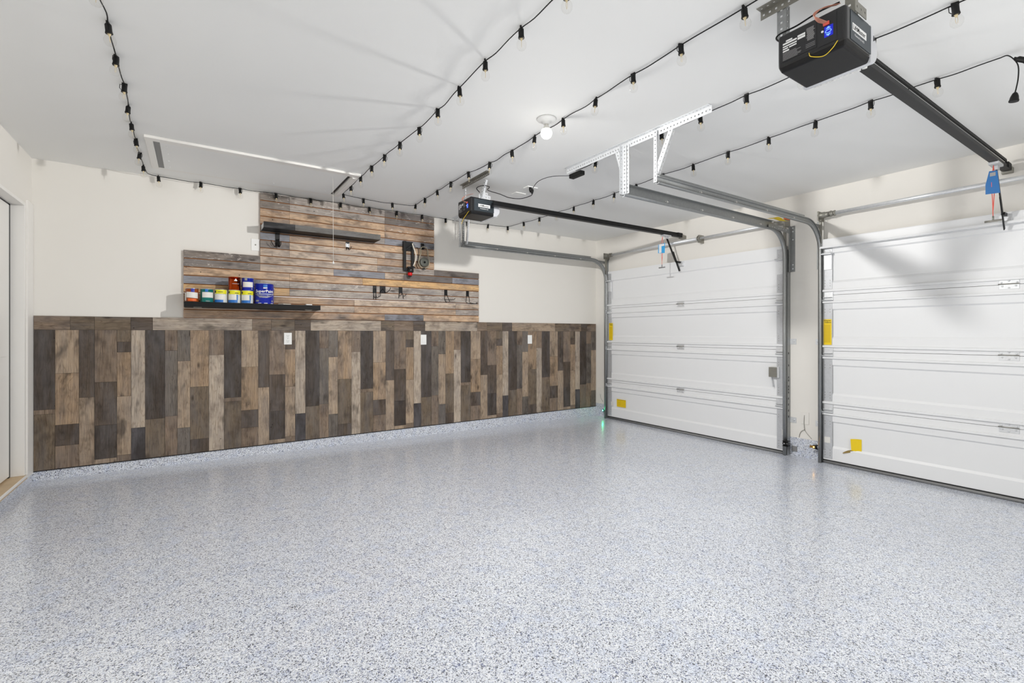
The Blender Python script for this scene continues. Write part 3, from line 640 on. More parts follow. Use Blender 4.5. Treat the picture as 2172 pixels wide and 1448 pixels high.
Bn = [(1.25, .15, 0), (1.22, .50, 1), (1.215, .80, 1), (1.21, 1.10, 1), (1.209, 1.425, 1), (1.203, 1.725, 1), (1.2, 2.032, 1), (1.213, 2.334, 1), (1.223, 2.636, 1), (1.231, 2.941, 1), (1.214, 3.247, 1), (1.203, 3.541, 1), (1.194, 3.833, 1), (1.192, 4.133, 1), (1.192, 4.444, 1), (1.196, 4.73, 1),
      (1.23, 4.765, 0), (1.414, 4.805, 1), (1.714, 4.803, 1), (1.90, 4.775, 0), (1.932, 4.711, 1), (1.926, 4.452, 1), (1.913, 4.138, 1), (1.911, 3.842, 1), (1.915, 3.523, 1), (1.948, 3.228, 1), (1.957, 2.923, 1), (1.940, 2.618, 1), (1.938, 2.313, 1), (1.925, 2.005, 1), (1.906, 1.708, 1), (1.898, 1.409, 1), (1.899, 1.101, 1), (1.90, .8, 1), (1.9, .5, 1), (1.9, .2, 0)]
string('string lights looping past the attic hatch and the lit ceiling bulb', Bn)
Cn = [(2.639, 2.985, 0), (2.622, 2.733, 1), (2.615, 2.401, 1), (2.615, 2.097, 1), (2.623, 1.804, 1), (2.605, 1.496, 1), (2.60, 1.19, 1), (2.598, .889, 1), (2.599, .606, 1), (2.60, .3, 1), (2.6, .1, 0)]
tC = string('string lights behind the long perforated ceiling bracket, starting at the black adapter', Cn,
            [(2.639, 2.985, ZC-.03), (2.60, 3.0, ZC-.055), (2.50, 3.13, ZC-.045), (2.47, 3.27, ZC-.05), (2.54, 3.45, ZC-.05), (2.60, 3.56, ZC-.05)])
MB().box(2.575, 2.625, 2.86, 3.0, ZC-.085, ZC-.05).build('adapter', 'cord', tC, bevel=.006)

# ceiling outlet and blank plate, opener power cord
t = thing('ceiling_outlet', 'white ceiling outlet with two black plugs between the bracket and opener', 'outlet', (2.62, 3.60, ZC))
MB().box(2.56, 2.675, 3.56, 3.635, ZC-.008, ZC-.0004).build('cover', 'white', t, bevel=.002)
for x, y in ((2.60, 3.575), (2.645, 3.61)): MB().lathe((x, y, ZC-.009), [(.014, 0), (.014, .018), (.008, .038), (.004, .045)], 12, (0, 0, -1)).build('plug', 'cord', t)
tag(MB().box(2.575, 2.69, 3.775, 3.855, ZC-.007, ZC-.0004).build('blank_ceiling_plate', 'white', bevel=.002), 'small blank white plate on the ceiling beside the double outlet', 'cover plate')
tag(MB().tube(curve_pts([(2.07, 3.60, 2.42), (2.05, 3.62, 2.46), (2.10, 3.60, 2.485), (2.15, 3.57, 2.475), (2.217, 3.705, 2.49), (2.368, 3.743, 2.49), (2.517, 3.808, 2.495), (2.629, 3.771, 2.495), (2.66, 3.65, 2.50), (2.648, 3.612, 2.512)]), .0035, 7).build('power_cord', 'cord'), 'black power cord sagging from the far opener to the ceiling outlet', 'power cord')

# ================================================================ GARAGE DOOR BUILDER
XF = XD-.05                     # inner face of door sections
ZJ = [.012, .503, 1.026, 1.543, 2.066]
def sticker(par, name, x, y0, y1, z0, z1, mat, th=.0006): return MB().box(x-th, x, y0, y1, z0, z1).build(name, mat, par)
def garage_door(yc, label, top_strut, full=True):
    Y0, Y1 = yc-1.223, yc+1.223
    t = thing('garage_door', label, 'garage door', (XD-.03, yc, FZ(XD)), 'white sectional garage doors')
    for k in range(4):
        zb, zt = ZJ[k]+.0015, ZJ[k+1]-.0015; x = XF; zt0 = zt
        rib_t = [] if k == 3 else [(x, zt-.052), (x-.016, zt-.054), (x-.016, zt-.070), (x, zt-.072)]
        rib_b = [(x, zb+.052), (x-.016, zb+.050), (x-.016, zb+.032), (x, zb+.030)] if k else []
        pf = [(x, zt)]+rib_t+[(x, zt-.128), (x+.012, zt-.140), (x+.012, zb+.132), (x, zb+.112)]+rib_b+[(x, zb), (XD-.004, zb), (XD-.004, zt)]
        sec = MB().prism([(a, Y0, b) for a, b in pf], (0, Y1-Y0, 0)).build('door_section', 'doorw', t)
        for ya, yb in ((Y0, Y0+.078), (Y1-.078, Y1)):
            z0_, z1_ = zb+(.055 if k else .012), zt-(.075 if k < 3 else .03)
            s_ = MB().box(x-.0035, x-.0002, ya, yb, z0_, z1_).build('stile', 'galvl', sec, bevel=.001, seg=1)
            m = MB()
            for dz in (.03, .055, .08, z1_-z0_-.08, z1_-z0_-.055):
                for dy in (.018, .06): m.box(x-.0042, x-.003, ya+dy-.003, ya+dy+.003, z0_+dz-.003, z0_+dz+.003)
            m.build('rivets', 'galvd', sec)
    for k in (1, 2, 3):            # hinges on each joint: centre and both ends, with rollers
        z = ZJ[k]
        h = MB().box(XF-.004, XF-.0004, yc-.052, yc+.052, z-.034, z+.034).build('hinge', 'galvb', t, bevel=.0012, seg=1)
        MB().tube([(XF-.008, yc-.052, z+.004), (XF-.008, yc+.056, z+.004)], .0035, 8).build('hinge_pin', 'galvd', h)
        m = MB()
        for dy, dz in ((-.04, .015), (0, .026), (.04, .015), (-.035, -.012), (0, -.024), (.035, -.012)): m.lathe((XF-.0045, yc+dy, z+dz), [(.006, 0), (.0055, .003), (.002, .005)], 8, (-1, 0, 0))
        m.build('hinge_bolts', 'galvb', h)
        for sd, ye in ((-1, Y0), (1, Y1)):
            m = MB().box(XF-.006, XF-.0042, min(ye, ye-sd*.085), max(ye, ye-sd*.085), z-.05, z+.030)
            m.box(XF-.03, XF-.006, min(ye-sd*.01, ye-sd*.08), max(ye-sd*.01, ye-sd*.08), z-.022, z-.018).box(XF-.03, XF-.006, min(ye-sd*.01, ye-sd*.08), max(ye-sd*.01, ye-sd*.08), z-.048, z-.044)
            h2 = m.build('end_hinge', 'galvb', t, bevel=.0008, seg=1)
            MB().tube([(XF-.024, ye-sd*.082, z-.046), (XF-.024, ye+sd*.018, z-.046)], .005, 8).lathe((XF-.024, ye+sd*.006, z-.046), [(.02, 0), (.023, .004), (.02, .012)], 16, (0, sd, 0)).build('roller', 'galvb', h2)
    for sd, ye in ((-1, Y0), (1, Y1)):   # top roller brackets
        m = MB().box(XF-.01, XF-.0004, min(ye-sd*.01, ye-sd*.075), max(ye-sd*.01, ye-sd*.075), 1.78, 1.925).box(XF-.05, XF-.01, min(ye+sd*.0, ye-sd*.085), max(ye, ye-sd*.085), 1.920, 1.927)
        h2 = m.build('top_bracket', 'galvb', t, bevel=.001, seg=1)
        MB().tube([(XF-.035, ye-sd*.085, 1.934), (XF-.035, ye+sd*.018, 1.934)], .005, 8).build('roller', 'galvb', h2)
    if top_strut:
        x = XF-.0004
        pf = [(x, 2.066), (x-.018, 2.066), (x-.02, 2.060), (x-.02, 2.0), (x-.05, 1.996), (x-.052, 1.986), (x-.05, 1.978), (x-.012, 1.978), (x, 1.982)]
        MB().prism([(a, Y0-.01, b) for a, b in pf], (0, Y1-Y0+.02, 0)).build('top_strut', 'doorw', t)
    # bottom seal
    MB().box(XF+.0005, XD-.01, Y0-.002, Y1+.002, -.0005, .0115).build('seal_retainer', 'sealtop', t)
    zf = FZ(XD-.05)
    MB().ring_sweep([(XF+.008, Y0-.004, zf+.0125), (XF+.008, Y1+.004, zf+.0125)], [(.015*math.cos(a), .0135*math.sin(a)) for a in [2*PI*j/12 for j in range(12)]]).build('bottom_seal', 'seal', t)
    # tracks on both sides
    for sd in (-1, 1):
        yt = (Y0 if sd < 0 else Y1)+sd*.024
        tr = bpy.data.objects.new('track', None); COL.objects.link(tr); tr.parent = t; tr.location = Vector((4.88, yt, 0))-Vector(t.location)
        path = [(2.56, yt, 2.212)]+[(2.56+(4.61-2.56)*i/4, yt, 2.212) for i in range(1, 5)]+[(4.61+.27*math.sin(a), yt, 1.942+.27*math.cos(a)) for a in [PI/2*i/14 for i in range(1, 15)]]+[(4.88, yt, 1.2), (4.88, yt, FZ(4.88)+.002)]
        # C channel, web on the outside (away from the door), lips curling inwards
        wv = -sd; e = .0018
        pf = [(wv*.024, .017), (wv*.024, .024), (wv*.019, .026), (0, .026), (0, -.026), (wv*.019, -.026), (wv*.024, -.024), (wv*.024, -.017),
              (wv*(.024-e), -.017), (wv*(.024-e), -.0235), (wv*.018, -.0242), (wv*e, -.0242), (wv*e, .0242), (wv*.018, .0242), (wv*(.024-e), .0235), (wv*(.024-e), .017)]
        MB().ring_sweep(path, pf, side=(0, 1, 0)).build('channel', 'galv', tr)
        m = MB().box(2.575, 4.60, min(yt-wv*.002, yt-wv*.0002), max(yt-wv*.002, yt-wv*.0002), 2.2, 2.262).box(2.575, 4.60, min(yt, yt-wv*.028), max(yt, yt-wv*.028), 2.260, 2.262)
        m.build('track_angle', 'galv', tr)
        m = MB()
        for x in (3.05, 3.5, 3.95, 4.4):
            for yy in (yt-wv*.0032, yt+wv*.0022):
                m.prism([(x, yy, 2.203), (x+.022, yy, 2.212), (x, yy, 2.221)], (0, .0006, 0)); m.box(x-.018, x-.010, yy, yy+.0006, 2.2095, 2.2145)
        m.build('punched_marks', 'label', tr)
        m = MB().box(XD-.004, XD-.0005, yt-.004 if sd < 0 else yt-.03, yt+.03 if sd < 0 else yt+.004, DK+.004, 2.02)
        m.box(4.89, XD-.001, min(yt-wv*.002, yt-wv*.0045), max(yt-wv*.002, yt-wv*.0045), FZ(4.9)+.002, 2.02).build('jamb_angle', 'galv', tr)
        m = MB()
        for z in [.35+.06*i for i in range(7)]+[.62+.12*i for i in range(4)]: m.box(4.905, 4.918, min(yt-wv*.0048, yt-wv*.0056), max(yt-wv*.0048, yt-wv*.0056), z, z+.02)
        m.build('jamb_slots', 'ink', tr)
        for z in (.30, 1.08):
            m = MB().box(XD-.004, XD-.0006, min(yt-wv*.004, yt-wv*.062), max(yt-wv*.004, yt-wv*.062), z, z+.055)
            m.lathe((XD-.004, yt-wv*.042, z+.03), [(.009, 0), (.008, .006), (.003, .009)], 6, (-1, 0, 0)).build('wall_clip', 'galvb', tr, bevel=.0008, seg=1)
        # flag bracket that holds the curve to the wall
        yo = yt-wv*.012
        m = MB().box(XD-.004, XD-.0006, min(yt-wv*.005, yt-wv*.05), max(yt-wv*.005, yt-wv*.05), 1.80, 2.255)
        m.box(4.90, XD-.002, min(yo, yo-wv*.003), max(yo, yo-wv*.003), 1.80, 2.255).bar((4.52, yo-wv*.002, 2.214), (4.95, yo-wv*.002, 2.196), .003, .036).build('flag_bracket', 'galv', tr, bevel=.0008, seg=1)
        m = MB()
        for x in (4.58, 4.62, 4.70, 4.74, 4.78, 4.84): m.box(x, x+.012, min(yo-wv*.0036, yo-wv*.0044), max(yo-wv*.0036, yo-wv*.0044), 2.203, 2.209)
        for z in (1.83, 1.87, 2.12, 2.2, 2.235): m.lathe((XD-.004, yt-wv*.03, z), [(.008, 0), (.007, .006), (.003, .008)], 6, (-1, 0, 0))
        m.build('bracket_bolts', 'galvb', tr)
    # counterbalance tube with end drums and centre coupling
    tx, tz = XD-.085, 2.290
    tt = bpy.data.objects.new('counterbalance', None); COL.objects.link(tt); tt.parent = t; tt.location = Vector((tx, yc, tz))-Vector(t.location)
    MB().tube([(tx, Y0+.05, tz), (tx, yc-.28, tz)], .0135, 16).build('spring_tube', 'galvb', tt)
    MB().tube([(tx, yc-.28, tz), (tx, Y1-.05, tz)], .0175, 16).build('spring_tube', 'galvb', tt)
    for sd, ye in ((-1, Y0), (1, Y1)):
        a = ye+sd*.02
        MB().lathe((tx, a, tz), [(.026, 0), (.028, .004), (.028, .05), (.024, .052), (.024, .095), (.028, .097), (.028, .105), (.022, .108), (.022, .125), (.026, .127), (.026, .135), (.018, .14)], 20, (0, -sd, 0)).build('drum', 'galvd', tt)
        MB().box(XD-.11, XD-.0008, min(a-sd*.004, a+sd*.006), max(a-sd*.004, a+sd*.006), 2.245, 2.33).build('drum_bracket', 'galvd', tt, bevel=.002)
        MB().tube([(XD-.06, a-sd*.03, 2.27), (XD-.066, a-sd*.03, .1)], .0016, 6).build('lift_cable', 'galvd', tt)
        MB().bar((XD-.075, a-sd*.008, 2.25), (XD-.075, a-sd*.008, 2.03), .022, .02, (1, 0, 0)).build('drum_post', 'galvd', tt, bevel=.003)
    yb = yc-.28
    MB().lathe((tx, yb-.012, tz), [(.02, 0), (.032, .002), (.032, .012), (.024, .014), (.024, .02), (.032, .022), (.032, .03), (.02, .032)], 18, (0, 1, 0)).box(tx-.012, XD-.001, yb-.005, yb+.012, tz-.05, tz+.04).build('centre_bracket', 'galvd', tt, bevel=.0015)
    return t, Y0, Y1
D1, a0, a1 = garage_door(3.640, 'white sectional garage door beside the wood panelling, with lock box', False)
D2, b0, b1 = garage_door(.848, 'white sectional garage door cut off by right edge of photo', True)
def warn(par, y0, y1, z0, z1):
    s_ = sticker(par, 'warning_sticker', XF-.0042, y0, y1, z0, z1, 'yellow')
    w_ = y1-y0
    text_mb('Wayne-', w_*.27, (XF-.0048, y1-w_*.08, z1-w_*.26), (0, -1, 0), (0, 0, 1), .0004, .02).build('lettering', 'ink', s_)
    text_mb('Dalton', w_*.27, (XF-.0048, y1-w_*.2, z1-w_*.50), (0, -1, 0), (0, 0, 1), .0004, .02).build('lettering', 'ink', s_)
    m = MB(); z = z1-w_*.75
    while z > z0+.02: m.box(XF-.0052, XF-.0046, y0+w_*.14, y1-w_*.14, z-.004, z); z -= .0075
    m.build('small_print', 'yellowd', s_)
sec1 = [c for c in D1.children if c.name.startswith('door_section')]; sec2 = [c for c in D2.children if c.name.startswith('door_section')]
warn(D1, 4.762, 4.832, 1.092, 1.333); warn(D2, 1.998, 2.069, 1.082, 1.320)
s_ = sticker(D1, 'warning_sticker', XF-.0002, 4.523, 4.688, .168, .272, 'yellow', .0007); s_['label'] = 'yellow sticker low on the panel'
m = MB().box(XF-.0014, XF-.0008, 4.527, 4.684, .256, .269).box(XF-.0014, XF-.0008, 4.602, 4.606, .172, .25)
for z in (.180, .192, .204, .216, .228, .24): m.box(XF-.0014, XF-.0008, 4.612, 4.68, z, z+.005).box(XF-.0014, XF-.0008, 4.53, 4.597, z, z+.004)
m.build('small_print', 'yellowd', s_)
# peeling sticker on the near door
mb = MB(); n = 8
for i in range(n+1):
    u = i/n; y = 1.765+.075*u; d = .001+.028*max(0, u-.35)**1.5
    mb.v += [(XF+.011-d, y, .128+.01*u), (XF+.011-d*1.4, y+.004*u, .246-.006*u*u)]
mb.f = [(2*i, 2*i+2, 2*i+3, 2*i+1) for i in range(n)]
s_ = mb.build('peeling_sticker', 'yellow', D2); s_.modifiers.new('s', 'SOLIDIFY').thickness = .0008
s_['label'] = 'yellow sticker curling off the lowest panel'
mb = MB()
for i in range(n+1):
    u = i/n; mb.v += [(XF+.01-.02*u, 1.80+.105*u, .135-.03*u+.018*math.sin(PI*u)), (XF+.01-.022*u, 1.80+.105*u, .130-.032*u)]
mb.f = [(2*i, 2*i+2, 2*i+3, 2*i+1) for i in range(n)]
s_ = mb.build('sticker_backing', 'kraft', D2); s_.modifiers.new('s', 'SOLIDIFY').thickness = .0008
for yy, ya, par in ((4.750, 4.795, D1), (2.448, 2.408, D1), (2.062, 2.005, D2)):
    MB().box(XF-.0046, XF-.004, min(yy, ya)+.004, max(yy, ya)-.004, .17, .225).build('small_label', 'label', par)
# slide lock on the far door
t = thing('slide_lock', 'grey slide lock box on right side of the far garage door', 'lock', (XF, 2.523, .74))
MB().box(XF-.034, XF+.0115, 2.485, 2.562, .745, .845).build('lock_body', 'galvd', t, bevel=.003)
MB().box(XF-.02, XF-.006, 2.465, 2.49, .74, .85).build('mount_plate', 'galvb', t, bevel=.002)
MB().bar((XF-.018, 2.54, .75), (XF-.018, 2.522, .645), .024, .006, (0, 1, 0)).build('handle', 'galvb', t, bevel=.002)

# ================================================================ HANGER ANGLES
def angle(mb, a, b, w1, d1, w2, d2, hole=.009):
    mb.strip(a, b, d1, w1, hole); mb.strip(a, b, d2, w2, hole); return mb
t = thing('track_hanger', 'long white perforated ceiling angle with legs holding the middle tracks', 'bracket', (2.575, 2.35, 2.2))
angle(MB(), (2.572, 1.69, ZC-.003), (2.572, 3.02, ZC-.003), .040, (0, 0, -1), .036, (-1, 0, 0)).build('ceiling_angle', 'galvb', t)
tyr, tyl = a0-.024, b1+.024      # tracks: far door's right track, near door's left track
angle(MB(), (2.560, tyr-.004, 2.535), (2.560, tyr-.004, 2.186), .034, (0, -1, 0), .034, (-1, 0, 0)).build('leg', 'galvb', t)
angle(MB(), (2.566, tyr-.028, 2.535), (2.566, tyr-.028, 2.186), .03, (0, -1, 0), .004, (-1, 0, 0), .007).build('leg', 'galvb', t)
angle(MB(), (2.560, tyl+.018, 2.545), (2.560, tyl+.018, 2.20), .026, (0, -1, 0), .034, (1, 0, 0)).build('leg', 'galvb', t)
angle(MB(), (2.564, 2.465, 2.515), (2.564, tyr+.0, 2.29), .03, (0, -1, 0), .004, (-1, 0, 0)).build('brace', 'galvb', t)
angle(MB(), (2.564, 1.965, 2.51), (2.564, tyl-.002, 2.24), .03, (0, 1, 0), .026, (1, 0, 0)).build('brace', 'galvb', t)
MB().tube([(2.55, tyr-.03, 2.188), (2.545, tyr-.03, 2.165), (2.53, tyr-.028, 2.16)], .004, 6).build('stop', 'galvb', t)
t = thing('track_hanger', 'perforated ceiling angle and legs by the back wall, behind the far opener', 'bracket', (2.55, 4.9, 2.2))
yt = a1+.024
angle(MB(), (2.56, 4.70, ZC-.003), (2.56, 5.06, ZC-.003), .036, (0, 0, -1), .034, (-1, 0, 0)).build('ceiling_angle', 'galvb', t)
angle(MB(), (2.555, yt+.035, 2.53), (2.555, yt+.035, 2.19), .02, (0, -1, 0), .02, (1, 0, 0)).build('leg', 'galvb', t)
angle(MB(), (2.575, yt-.005, 2.53), (2.575, yt-.005, 2.19), .028, (0, -1, 0), .028, (1, 0, 0)).build('leg', 'galv', t)
angle(MB(), (2.565, yt-.16, 2.52), (2.60, yt-.04, 2.22), .026, (0, -1, 0), .026, (1, 0, 0)).build('brace', 'galvb', t)

# ================================================================ GARAGE DOOR OPENERS
def opener(ox, oy, zb, yr, rail_x1, rail_z0, rail_z1, label, near):
    """ox: back face X, body .22 deep in X, .245 wide in Y from oy, bottom at zb"""
    DX, WY, H = (.215 if near else .238), .245, .150; po = .048 if near else .076; y0, y1 = oy, oy+WY; x0, x1 = ox, ox+DX
    t = thing('garage_door_opener', label, 'garage door opener', (ox+DX/2, oy+WY/2, zb), 'ceiling mounted garage door openers')
    body = MB().box(x0, x1, y0, y1, zb+.016, zb+H).build('housing', 'blackgloss', t, bevel=.014, seg=4)
    mb = MB(); i = [(x0+.010, y0+.010), (x1+.012, y0+.010), (x1+.012, y1-.010), (x0+.010, y1-.010)]; j = [(x0+.001, y0+.001), (x1+.014, y0+.001), (x1+.014, y1-.001), (x0+.001, y1-.001)]
    mb.v = [(x, y, zb) for x, y in i]+[(x, y, zb+.024) for x, y in j]
    mb.f = [(3, 2, 1, 0), (4, 5, 6, 7)]+[(k, (k+1) % 4, (k+1) % 4+4, k+4) for k in range(4)]
    cov = mb.build('bottom_cover', 'black', t, bevel=.008, seg=3)
    for yy, s in ((y0, -1), (y1, 1)):      # steel side panels and glossy corner posts
        MB().box(x0+.034, x1+.002, min(yy, yy+s*.0016), max(yy, yy+s*.0016), zb+.030, zb+H-.012).build('side_panel', 'darkgrey', t, bevel=.0006, seg=1)
    # lens at the door end
    n = 12; pf = [(x1-.001, zb+H-.004)]+[(x1+.002+.078*math.sin(PI*k/n)**.75*(.55+.45*k/n), zb+H-.006-(H+.004)*(k/n)) for k in range(1, n)]+[(x1-.001, zb-.002)]
    L = MB().prism([(a, y0-.002, b) for a, b in pf], (0, WY+.004, 0)).build('light_lens', 'lens', t, bevel=.004)
    for k in range(9):
        yy = y0+.03+k*.022
        MB().prism([(x1+.03, yy, zb+.012), (x1+.065, yy, zb+.035), (x1+.055, yy, zb+.008), (x1+.03, yy, zb-.0012)], (0, .009, 0)).build('lens_rib', 'white', L)
    MB().prism([(x1+.022, y0-.0030, zb+.11), (x1+.040, y0-.0030, zb+.098), (x1+.022, y0-.0030, zb+.088)], (0, .001, 0)).build('lens_notch', 'ink', L)
    # name plate on the side panel
    ys = y0-.0018; px0, px1, pz0, pz1 = x0+po, x0+po+.122, zb+.066, zb+.094
    pl = MB().box(px0, px1, ys-.0008, ys, pz0, pz1).build('name_plate', 'printw', t)
    text_mb('LiftMaster', .0262, (px0+.004, ys-.0010, pz0+.0055), (1, 0, 0), (0, 0, 1), .0003, .008).build('lettering', 'ink', pl)
    text_mb('Powered by myQ', .0118, (px0+.018, ys-.0002, zb+.050), (1, 0, 0), (0, 0, 1), .0004, .012).build('lettering', 'printw', t)
    # back face: black printed label, control recess with lit display
    xs = x0-.0006
    lab = MB().box(xs-.0006, xs+.0004, y0+.098, y1-.016, zb+.036, zb+.132).build('spec_label', 'ink', t)
    r = random.Random(5); m = MB(); mg = MB(); yl, yr_ = y1-.022, y0+.104; ym = yl-(yl-yr_)*.47
    for (z_, h_, ya, yb) in ((.112, .006, yl-.012, ym+.02), (.103, .0065, yl, ym+.003), (.093, .005, yl, ym+.003), (.084, .005, yl, yl-.02), (.084, .005, yl-.024, ym+.004), (.074, .006, yl, yl-.024), (.108, .007, ym+.0, ym-.028), (.098, .008, ym+.0, ym-.028)):
        m.box(xs-.0012, xs-.0006, min(ya, yb), max(ya, yb), zb+z_, zb+z_+h_)
    m.build('label_boxes', 'printw', lab)
    for k in range(13):
        z_ = zb+.124-.0038*k; mg.box(xs-.0012, xs-.0006, yr_+r.uniform(0, .006), ym-.034+r.uniform(-.002, .002), z_-.0018, z_)
    for k in range(7):
        z_ = zb+.070-.0045*k; mg.box(xs-.0012, xs-.0006, yl-.05-r.uniform(0, .02), yl, z_-.0014, z_)
    for k in range(3): mg.box(xs-.0012, xs-.0006, yr_, ym-.03, zb+.062-.006*k, zb+.0632-.006*k)
    mg.build('label_lines', 'printg', lab)
    m = MB().box(xs-.0008, xs+.0004, y0+.030, y0+.090, zb+.030, zb+.138); cp = m.build('control_recess', 'ink', t)
    yc = y0+.058
    for d, z0_, z1_ in ((1, .086, .094), (-1, .058, .066)):
        a_, b_ = (z0_, z1_) if d > 0 else (z1_, z0_)
        MB().prism([(xs-.0016, yc-.009, zb+a_), (xs-.0016, yc+.009, zb+a_), (xs-.0016, yc, zb+b_)], (.0006, 0, 0)).build('arrow_key', 'led_w', cp)
    m = MB(); rr = [(yc+.011*math.cos(a)*.9, zb+.076+.006*math.sin(a)) for a in [2*PI*k/16 for k in range(16)]]
    MB().tube([(xs-.0014, a, b) for a, b in rr]+[(xs-.0014, *rr[0])], .0012, 5).build('centre_key', 'led_w', cp)
    MB().lathe((xs-.0008, yc+.02, zb+.083), [(.0045, 0), (.004, .002), (0, .003)], 12, (-1, 0, 0)).build('round_key', 'printw', cp)
    MB().box(xs-.0011, xs-.0007, yc-.016, yc+.014, zb+.056, zb+.096).build('display_glow', 'led_b', cp)
    MB().box(xs-.007, xs-.0008, yc-.004, yc+.016, zb+.100, zb+.112).build('terminal', 'rope', cp, bevel=.001)
    for k in range(4):
        o_ = .004*k
        MB().tube(curve_pts([(xs-.006, yc+.012-o_, zb+.108), (xs-.022-o_, yc+.028-o_, zb+.118), (xs-.026-o_, yc+.036, zb+.142), (xs-.006, yc+.016+o_, zb+.17), (x0+.05, yc-.02+o_, zb+.188)]), .0014, 5).build('control_wire', 'wire_c', t)
    if near: MB().tube(curve_pts([(x0-.002, y0+.125, zb+.026), (x0-.008, y0+.115, zb+.006), (x0-.002, y0+.075, zb-.010), (x0-.004, y0+.045, zb+.002), (x0-.003, y0+.026, zb+.024)]), .0014, 6).build('antenna_wire', 'wire_y', t)
    else: MB().tube(curve_pts([(x0-.003, y0+.03, zb+.022), (x0-.012, y0+.05, zb+.0), (x0-.03, y0+.08, zb-.04), (x0-.04, y0+.10, zb-.085)]), .0014, 6).build('antenna_wire', 'wire_y', t)
    if near: MB().tube(curve_pts([(x0+.02, y1-.02, zb+.118), (x0+.012, y1+.01, zb+.15), (x0+.02, y1+.0, zb+.17), (x0+.03, y1-.06, zb+.175), (x0+.03, y1-.14, zb+.185), (x0+.06, y1-.2, zb+.2)]), .0032, 7).build('power_lead', 'cord', t)
    # rail, belt, trolley and door arm
    rl = bpy.data.objects.new('rail', None); COL.objects.link(rl); rl.parent = t; rl.location = Vector((x1, yr, rail_z0))-Vector(t.location)
    a, b = Vector((x1-.04, yr, rail_z0)), Vector((rail_x1, yr, rail_z1))
    MB().bar(a, b, .034, .03).bar(a+Vector((0, 0, -.014)), b+Vector((0, 0, -.014)), .046, .004).build('beam', 'black', rl)
    up = Vector((0, 0, .054 if near else .024)); MB().bar(a+up, b+up, .010, .012).build('belt', 'cord', rl)
    m = MB(); d = b-a; k = 0; kn = int(d.length/.012) if near else int(d.length/.014)
    for k in range(kn):
        p = a+d*(k/kn)+up+Vector((0, 0, .008)); m.box(p.x-.003, p.x+.003, p.y-.005, p.y+.005, p.z-.003, p.z+.003)
    o = m.build('belt_teeth', 'cord', rl); o['kind'] = 'stuff'
    MB().bar(b-Vector((.06, 0, -.01)), b+Vector((.03, 0, .01)), .05, .05).build('header_pulley', 'cord', rl, bevel=.008)
    MB().box(rail_x1+.02, XD-.001, yr-.03, yr+.03, rail_z1-.03, rail_z1+.01).build('header_bracket', 'galvd', rl, bevel=.003)
    # trolley
    tp = a+d*((4.58-a.x)/d.x)
    MB().box(4.54, 4.67, yr-.027, yr+.027, tp.z-.034, tp.z-.017).box(4.60, 4.65, yr-.012, yr+.012, tp.z-.060, tp.z-.03).build('trolley', 'galvl', t, bevel=.003)
    z0_ = tp.z-.055
    MB().bar((4.625, yr, z0_), (4.79, yr, 2.045), .026, .006, (0, 1, 0)).bar((4.74, yr+.004, 2.16), (4.865, yr+.004, 1.94), .028, .006, (0, 1, 0)).bar((4.80, yr, 2.045), (4.885, yr, 2.045), .02, .02).build('door_arm', 'black', t, bevel=.001)
    MB().box(XF-.03, XF-.0008, yr-.035, yr+.035, 2.0, 2.05).build('door_bracket', 'galvb', t, bevel=.003)
    # release rope with tag and handle
    xr = 4.535
    MB().tube(curve_pts([(xr+.01, yr, z0_+.012), (xr-.006, yr+.006, 2.22), (xr, yr+.002, 2.08), (xr, yr, 1.99)]), .0024, 6).tube(curve_pts([(xr+.01, yr, z0_+.012), (xr+.012, yr-.006, 2.22), (xr+.004, yr-.002, 2.08), (xr, yr, 2.03)]), .0024, 6).build('release_rope', 'rope', t)
    MB().tube([(xr, yr-.042, 1.957), (xr, yr+.042, 1.957)], .007, 10).tube([(xr, yr, 1.99), (xr, yr, 1.957)], .005, 8).build('release_handle', 'galvd' if near else 'seal', t)
    if near: tg = MB().prism([(xr-.008, yr-.022, 2.295), (xr-.008, yr+.018, 2.30), (xr-.008, yr+.036, 2.21), (xr-.008, yr+.036, 2.145), (xr-.008, yr-.036, 2.14)], (.0008, 0, 0)).build('safety_tag', 'tagblue', t)
    else: tg = MB().prism([(xr-.008, yr-.05, 2.235), (xr-.008, yr+.045, 2.23), (xr-.008, yr+.05, 2.13), (xr-.008, yr-.045, 2.12)], (.0008, 0, 0)).build('safety_tag', 'tagcyan', t)
    if near: MB().box(xr-.0094, xr-.0082, yr-.014, yr+.014, 2.262, 2.287).build('tag_print', 'printg', tg)
    else: MB().box(xr-.0094, xr-.0082, yr+.0, yr+.035, 2.13, 2.232).box(xr-.0094, xr-.0082, yr-.04, yr-.0, 2.205, 2.228).build('tag_print', 'printw', tg)
    return t
O2 = opener(1.972, .757, 2.245, .862, 4.89, 2.358, 2.385, 'near black garage door opener with blue lit controls at top right', True)
O1 = opener(2.022, 3.675, 2.250, 3.625, 4.86, 2.346, 2.362, 'far garage door opener beside the slat wall, with hanging yellow wire', False)
